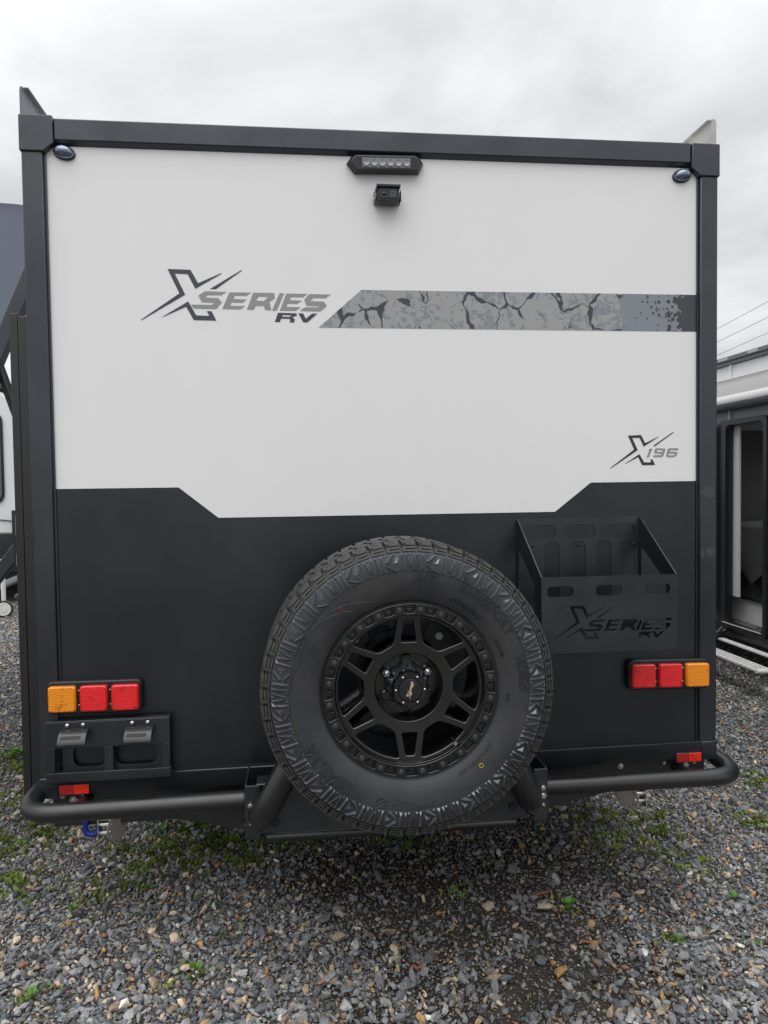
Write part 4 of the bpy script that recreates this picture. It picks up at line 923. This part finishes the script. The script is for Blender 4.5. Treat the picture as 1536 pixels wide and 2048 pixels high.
b = B(); tube(b, [(.0-.01, 2.945, 2.045), (-.012, 2.940, 1.99), (-.012, 2.955, 1.962)], .006, 8); obj('cable', b, 'van_white', RN)
room = lambda name, x0, x1, y0, y1, z0, z1, m, bev=0.0: obj(name, box(B(), x0, x1, y0, y1, z0, z1), m, RN, bevel=bev)
room('room_floor', .036, 2.1, .6, 4.6, .345, .362, 'inner_dark'); room('room_back_wall', 2.1, 2.13, .6, 4.6, .34, 1.12, 'inner_white'); room('room_back_wall', 2.1, 2.13, .6, 4.6, 1.80, 2.04, 'inner_dark'); room('room_back_wall', 2.1, 2.13, .6, 1.2, 1.1205, 1.7995, 'inner_white'); room('room_back_wall', 2.1, 2.13, 2.6, 3.2, 1.1205, 1.7995, 'inner_white'); room('room_ceiling', .036, 2.1, .6, 4.6, 2.01, 2.045, 'inner_white')  # unseen window gaps, white back wall and ceiling added to brighten the room
room('room_partition', .036, 2.1, 4.6, 4.63, .34, 2.04, 'inner_dark'); room('room_partition', .036, 2.1, .57, .6, .34, 2.04, 'inner_white')
room('white_pillar', .045, .06, 2.90, 3.02, .5755, 1.92, 'inner_white'); room('step_ledge', .12, .62, 2.72, 3.6, .5505, .575, 'door_black', .003); room('step_riser', .15, .60, 2.76, 3.6, .3625, .55, 'inner_white')
for i in range(9):
    for j in range(4): room('mat_rib', .05+i*.05, .08+i*.05, 2.515+j*.06+(i % 2)*.02, 2.55+j*.06+(i % 2)*.02, .3622, .366, 'door_black')
b = B(); box(b, .70, 2.05, 2.7, 4.5, .362, 1.0); obj('bed_base', b, 'inner_dark', RN)
b = B(); gq = {}
for i in range(21):
    for j in range(17):
        u, v = i/20, j/16; y = 3.18+1.3*v
        if u < .5:
            hang = .10+.42*max(0, 1-abs(v-.38)/.38)**1.0 if v < .76 else .12
            t = u/.5; x = .665-.03*math.sin(PI*t)+.012*math.sin(v*30)*(1-t); z = 1.06-hang*(1-t)
        else: t = (u-.5)/.5; x = .66+1.3*t; z = 1.06+.03*math.sin(PI*t)+.01*math.sin(9*v+5*t)
        gq[i, j] = b.verts.new((x, y, z))
for i in range(20):
    for j in range(16): b.faces.new((gq[i, j], gq[i+1, j], gq[i+1, j+1], gq[i, j+1]))
obj('quilt', b, 'quilt', RN, smooth=180)
b = B(); box(b, -.33, -.22, 2.10, 2.98, .195, .215); sp0 = obj('step', b, 'alu', RN, bevel=.004); sp0['label'] = 'ribbed aluminium folding step below the open door'
for i in range(3): obj('tread_groove', box(B(), -.312+i*.03, -.308+i*.03, 2.14, 2.94, .2152, .2162), 'cable', sp0)
for y in (2.11, 2.965):
    b = B(); tube(b, fillet([(-.335, y, .205), (-.20, y, .200), (.02, y, .33)], .08, 6), .014, 10); obj('step_arm', b, 'alu' if y < 2.5 else 'door_black', sp0)
    b = B(); tube(b, [(-.06, y-.02, .33), (-.20, y-.02, .21)], .014, 8); obj('step_strut', b, 'door_black', sp0)
b = B(); box(b, -.10, -.05, 2.13, 2.95, .235, .250); obj('upper_tread', b, 'alu', sp0, bevel=.003)
for y in (4.6, 5.4):
    b = B(); lathe(b, [(.20, -.10), (.24, -.12), (.31, -.125), (.34, -.08), (.345, 0), (.34, .08), (.2, .11), (.2, .06), (.0, .05)], 32); obj('road_wheel', b, 'rubber', RN, rot=(0, 0, R(-90)), loc=(.22, y, .345))
b = B(); box(b, .1, 2.1, -1.1, 6.3, .30, .343); obj('floor_pan', b, 'black', RN)
for y0, y1, z0, z1 in ((-1.2, 6.4, .36, 1.10), (-1.2, 6.4, 1.82, 2.05), (-1.2, 1.2, 1.1005, 1.8195), (2.6, 3.2, 1.1005, 1.8195), (4.6, 6.4, 1.1005, 1.8195)): obj('wall', box(B(), 2.17, 2.2, y0, y1, z0, z1), 'grey_wall', RN)  # far wall openings added out of view to let daylight reach the bed
for y0, y1 in ((-1.2, -1.17), (6.37, 6.4)): obj('end_wall', box(B(), .0301, 2.1695, y0, y1, .36, 2.05), 'grey_wall', RN)

# ------------------------------------------------------------------ caravan far on the left, nose towards us
LN = tag(empty('caravan', (-5.1, 7.5, 0)), 'white caravan in the distance at the left edge, nose with drawbar this way', 'caravan')
b = B(); plate(b, rpoly([(-1.2, .95), (1.22, .95), (1.22, 2.35), (.90, 2.86), (-1.2, 2.86)], [0, 0, .12, .3, .3], 6), 0, 5.5); obj('body', b, 'van_white', LN)
b = B(); plate(b, rpoly([(-1.22, 2.865), (.93, 2.865), (.60, 3.02), (-1.22, 3.05)], [0, .05, .1, 0], 4), .1, 5.4); obj('roof_pod', b, 'rail', LN)
b = B(); plate(b, rpoly([(-.6, 1.33), (.955, 1.33), (.955, 2.52), (-.6, 2.52)], .14, 6), -.03, -.001); wn_ = obj('window', b, 'door_black', LN, bevel=.006)
b = B(); plate(b, rpoly([(-.57, 1.36), (.93, 1.36), (.93, 2.49), (-.57, 2.49)], .12, 6), -.036, -.0305); obj('pane', b, 'glass', wn_)
b = B(); box(b, -1.2, 1.2, -.03, 5.4, .42, .949); obj('stone_guard', b, 'dark', LN, bevel=.02)
b = B(); tube(b, [(-1.0, -.012, 1.16), (.6, -.012, 1.15), (1.2, -.012, 1.08)], .008, 6); obj('stripe', b, 'dark', LN)
b = B(); box(b, 1.07, 1.19, -.12, -.031, .48, 1.24); obj('jerry_can_holder', b, 'black', LN, bevel=.01)
for s in (-1, 1):
    b = B(); tube(b, [(1.13 if s > 0 else -.3, -.05, .36), (1.13-.02 if s > 0 else 1.0, -1.2, .30)], .045, 10); obj('drawbar', b, 'rail', LN)
b = B(); lathe(b, [(.0, -.03), (.05, -.034), (.055, -.025), (.085, -.03), (.10, -.025), (.105, 0), (.10, .025), (.085, .03), (0, .03)], 28); jw = obj('jockey_wheel', b, 'rubber', LN, rot=(0, 0, R(15)), loc=(1.30, -1.02, .105), smooth=40)
b = B(); lathe(b, [(0, -.038), (.03, -.040), (.03, -.036), (.06, -.034), (.075, -.036), (.078, -.031)], 28); obj('wheel_hub', b, 'alu', jw, smooth=40)
b = B(); cyl(b, (1.30, -1.02, .19), (0, 0, 1), .025, .5, 12); obj('jockey_post', b, 'alu', LN)
lk = None
for i in range(5):
    b = B(); tube(b, [(.014*math.cos(t), 0, .024*math.sin(t)) for t in np.linspace(0, 2*PI, 13)], .005, 6); obj('chain_link', b, 'chain', LN, loc=(1.40+i*.02, -.9, .24-.0*i+.012*i), rot=(0, R(60), R(90*(i % 2))))
for x in (-.9, .9):
    b = B(); lathe(b, [(.20, -.10), (.24, -.12), (.31, -.125), (.34, -.08), (.345, 0), (.34, .08), (.2, .11), (.2, .06), (.0, .05)], 32); obj('road_wheel', b, 'rubber', LN, rot=(0, 0, R(90 if x < 0 else -90)), loc=(x, 3.0, .345))
b = B(); box(b, -1.1, 1.1, .1, 5.3, .25, .415); obj('chassis', b, 'black', LN)

# ------------------------------------------------------------------ overhead wires beyond the right caravan
wd = Vector((math.sin(R(9.6)), math.cos(R(9.6)), 0))
for (el, az), lab in (((12.34, 34.56), 'highest of three overhead wires against the grey sky'), ((11.31, 34.57), 'middle of three overhead wires against the grey sky'), ((10.27, 34.57), 'lowest of three overhead wires above the right caravan')):
    H = 8.0-1.48-(12.34-el)*.55; d = H/math.tan(R(el)); p = Vector((-.298+d*math.sin(R(az)), -2.37+d*math.cos(R(az)), 1.48+H))
    b = B(); tube(b, [p+wd*t-Vector((0, 0, .0012*abs(t)*(1-abs(t)/60.0))) for t in np.linspace(-14, 60, 26)], .008, 6)
    tag(obj('overhead_wire', b, 'cable', smooth=60), lab, 'wire', 'overhead wires')

# ------------------------------------------------------------------ weeds and dead leaves on the gravel
def leaf_mesh(r, kind):
    b = B(); n_ = 10
    rim_ = [b.verts.new((r*math.cos(a)*(1.0 if kind == 'round' else .45), r+r*math.sin(a), .12*r*math.cos(2*a))) for a in np.linspace(0, 2*PI, n_+1)[:-1]]
    c = b.verts.new((0, r, -.12*r))
    for i in range(n_): b.faces.new((rim_[i], rim_[(i+1) % n_], c))
    return b
weeds = [(-1.12, .21, .017, 'round', 5, 'pale green round-leaved weed near the left end of the bumper'), (-.933, .347, .013, 'round', 4, 'small green weed in the gravel below the blue hook'),
         (-.922, .775, .018, 'round', 3, 'round-leaved weed behind the bumper gusset, left of its twin'), (-.821, .765, .018, 'round', 3, 'round-leaved weed behind the bumper gusset, right of its twin'),
         (-.642, -.165, .016, 'round', 6, 'weed with reddish stems in the lower left foreground'), (-1.10, -.234, .020, 'long', 8, 'leafy sprig at the lower left corner of the picture'),
         (.604, .0, .018, 'round', 6, 'bright green clover plant on the damp soil right of the tyre'), (1.196, -.034, .014, 'round', 6, 'small green weed on the gravel at the right edge'),
         (.882, -.23, .013, 'round', 4, 'two-leaved seedling in the lower right gravel'), (1.111, -.286, .016, 'long', 6, 'narrow-leaved weed at the lower right edge'),
         (1.62, .414, .020, 'long', 7, 'weed at the right edge below the end of the bumper'), (.243, .097, .013, 'long', 5, 'tiny grassy weed on the damp soil below the tyre'), (-1.87, 1.74, .045, 'long', 14, 'tall leafy weed beside the caravan at the left edge')]
for x, y, r, kd, k, lab in weeds:
    r *= .8
    e = tag(empty('weed', (x, y, .006)), lab, 'weed', 'weeds in the gravel'); l0 = None
    for i in range(k):
        rot = (R(random.uniform(5, 40)), R(random.uniform(-15, 15)), 2*PI*i/k+random.uniform(-.4, .4)); lc = (random.uniform(-.006, .006), random.uniform(-.006, .006), random.uniform(.008, .022)*(r/.017))
        if l0 is None: l0 = obj('leaf', leaf_mesh(r, kd), 'leafgreen', e, smooth=60, loc=lc, rot=rot, norm=False)
        else: again(l0, e, lc, rot).scale = [random.uniform(.6, 1.1)]*3
    b = B()
    for i in range(3): tube(b, [(0, 0, -.005), (random.uniform(-.006, .006), random.uniform(-.006, .006), .02*r/.017)], .0009, 5)
    obj('stem', b, 'drygrass', e)
leaves = [(.541, .559, .032, 40, 'curled orange dead leaf under the right end of the carrier'), (.37, .475, .022, -20, 'short rust-brown dead leaf just behind the tyre bottom'), (.526, .064, .034, 10, 'long brown dead leaf beside the clover plant'),
          (.592, -.224, .036, -15, 'curved brown dead leaf on the lower right gravel'), (.009, -.268, .020, 60, 'small rust-brown dead leaf in the bottom foreground')]
for x, y, r, a, lab in leaves:
    b = B(); n_ = 9; vs2 = []
    for i in range(n_):
        t = i/(n_-1); w = .22*r*math.sin(PI*(.06+.9*t)); xx = (t-.5)*2*r; zz = .010+.25*r*(2*t-1)**2
        vs2.append((b.verts.new((xx, -w+.2*r*math.sin(PI*t), zz+.25*w)), b.verts.new((xx, .2*r*math.sin(PI*t), zz)), b.verts.new((xx, w+.2*r*math.sin(PI*t), zz+.25*w))))
    for i in range(n_-1):
        for q in range(2): b.faces.new((vs2[i][q], vs2[i+1][q], vs2[i+1][q+1], vs2[i][q+1]))
    o = obj('dead_leaf', b, 'deadleaf', smooth=180, loc=(x, y, .012), rot=(0, 0, R(a))); sd_ = o.modifiers.new('thick', 'SOLIDIFY'); sd_.thickness = .0008
    tag(o, lab, 'leaf', 'dead leaves on the gravel')
for x, y, l_, a, lab in ((-.039, -.074, .05, 3, 'pale straw twig on the gravel below the tyre'), (.159, -.101, .03, 25, 'short pale twig right of the longer straw twig')):
    b = B(); tube(b, [(-l_/2, 0, 0), (-l_*.1, .002, .003), (l_/2, -.001, .001)], [.0022, .002, .0014], 7); tag(obj('twig', b, 'drygrass', loc=(x, y, .022), rot=(0, 0, R(a))), lab, 'twig')
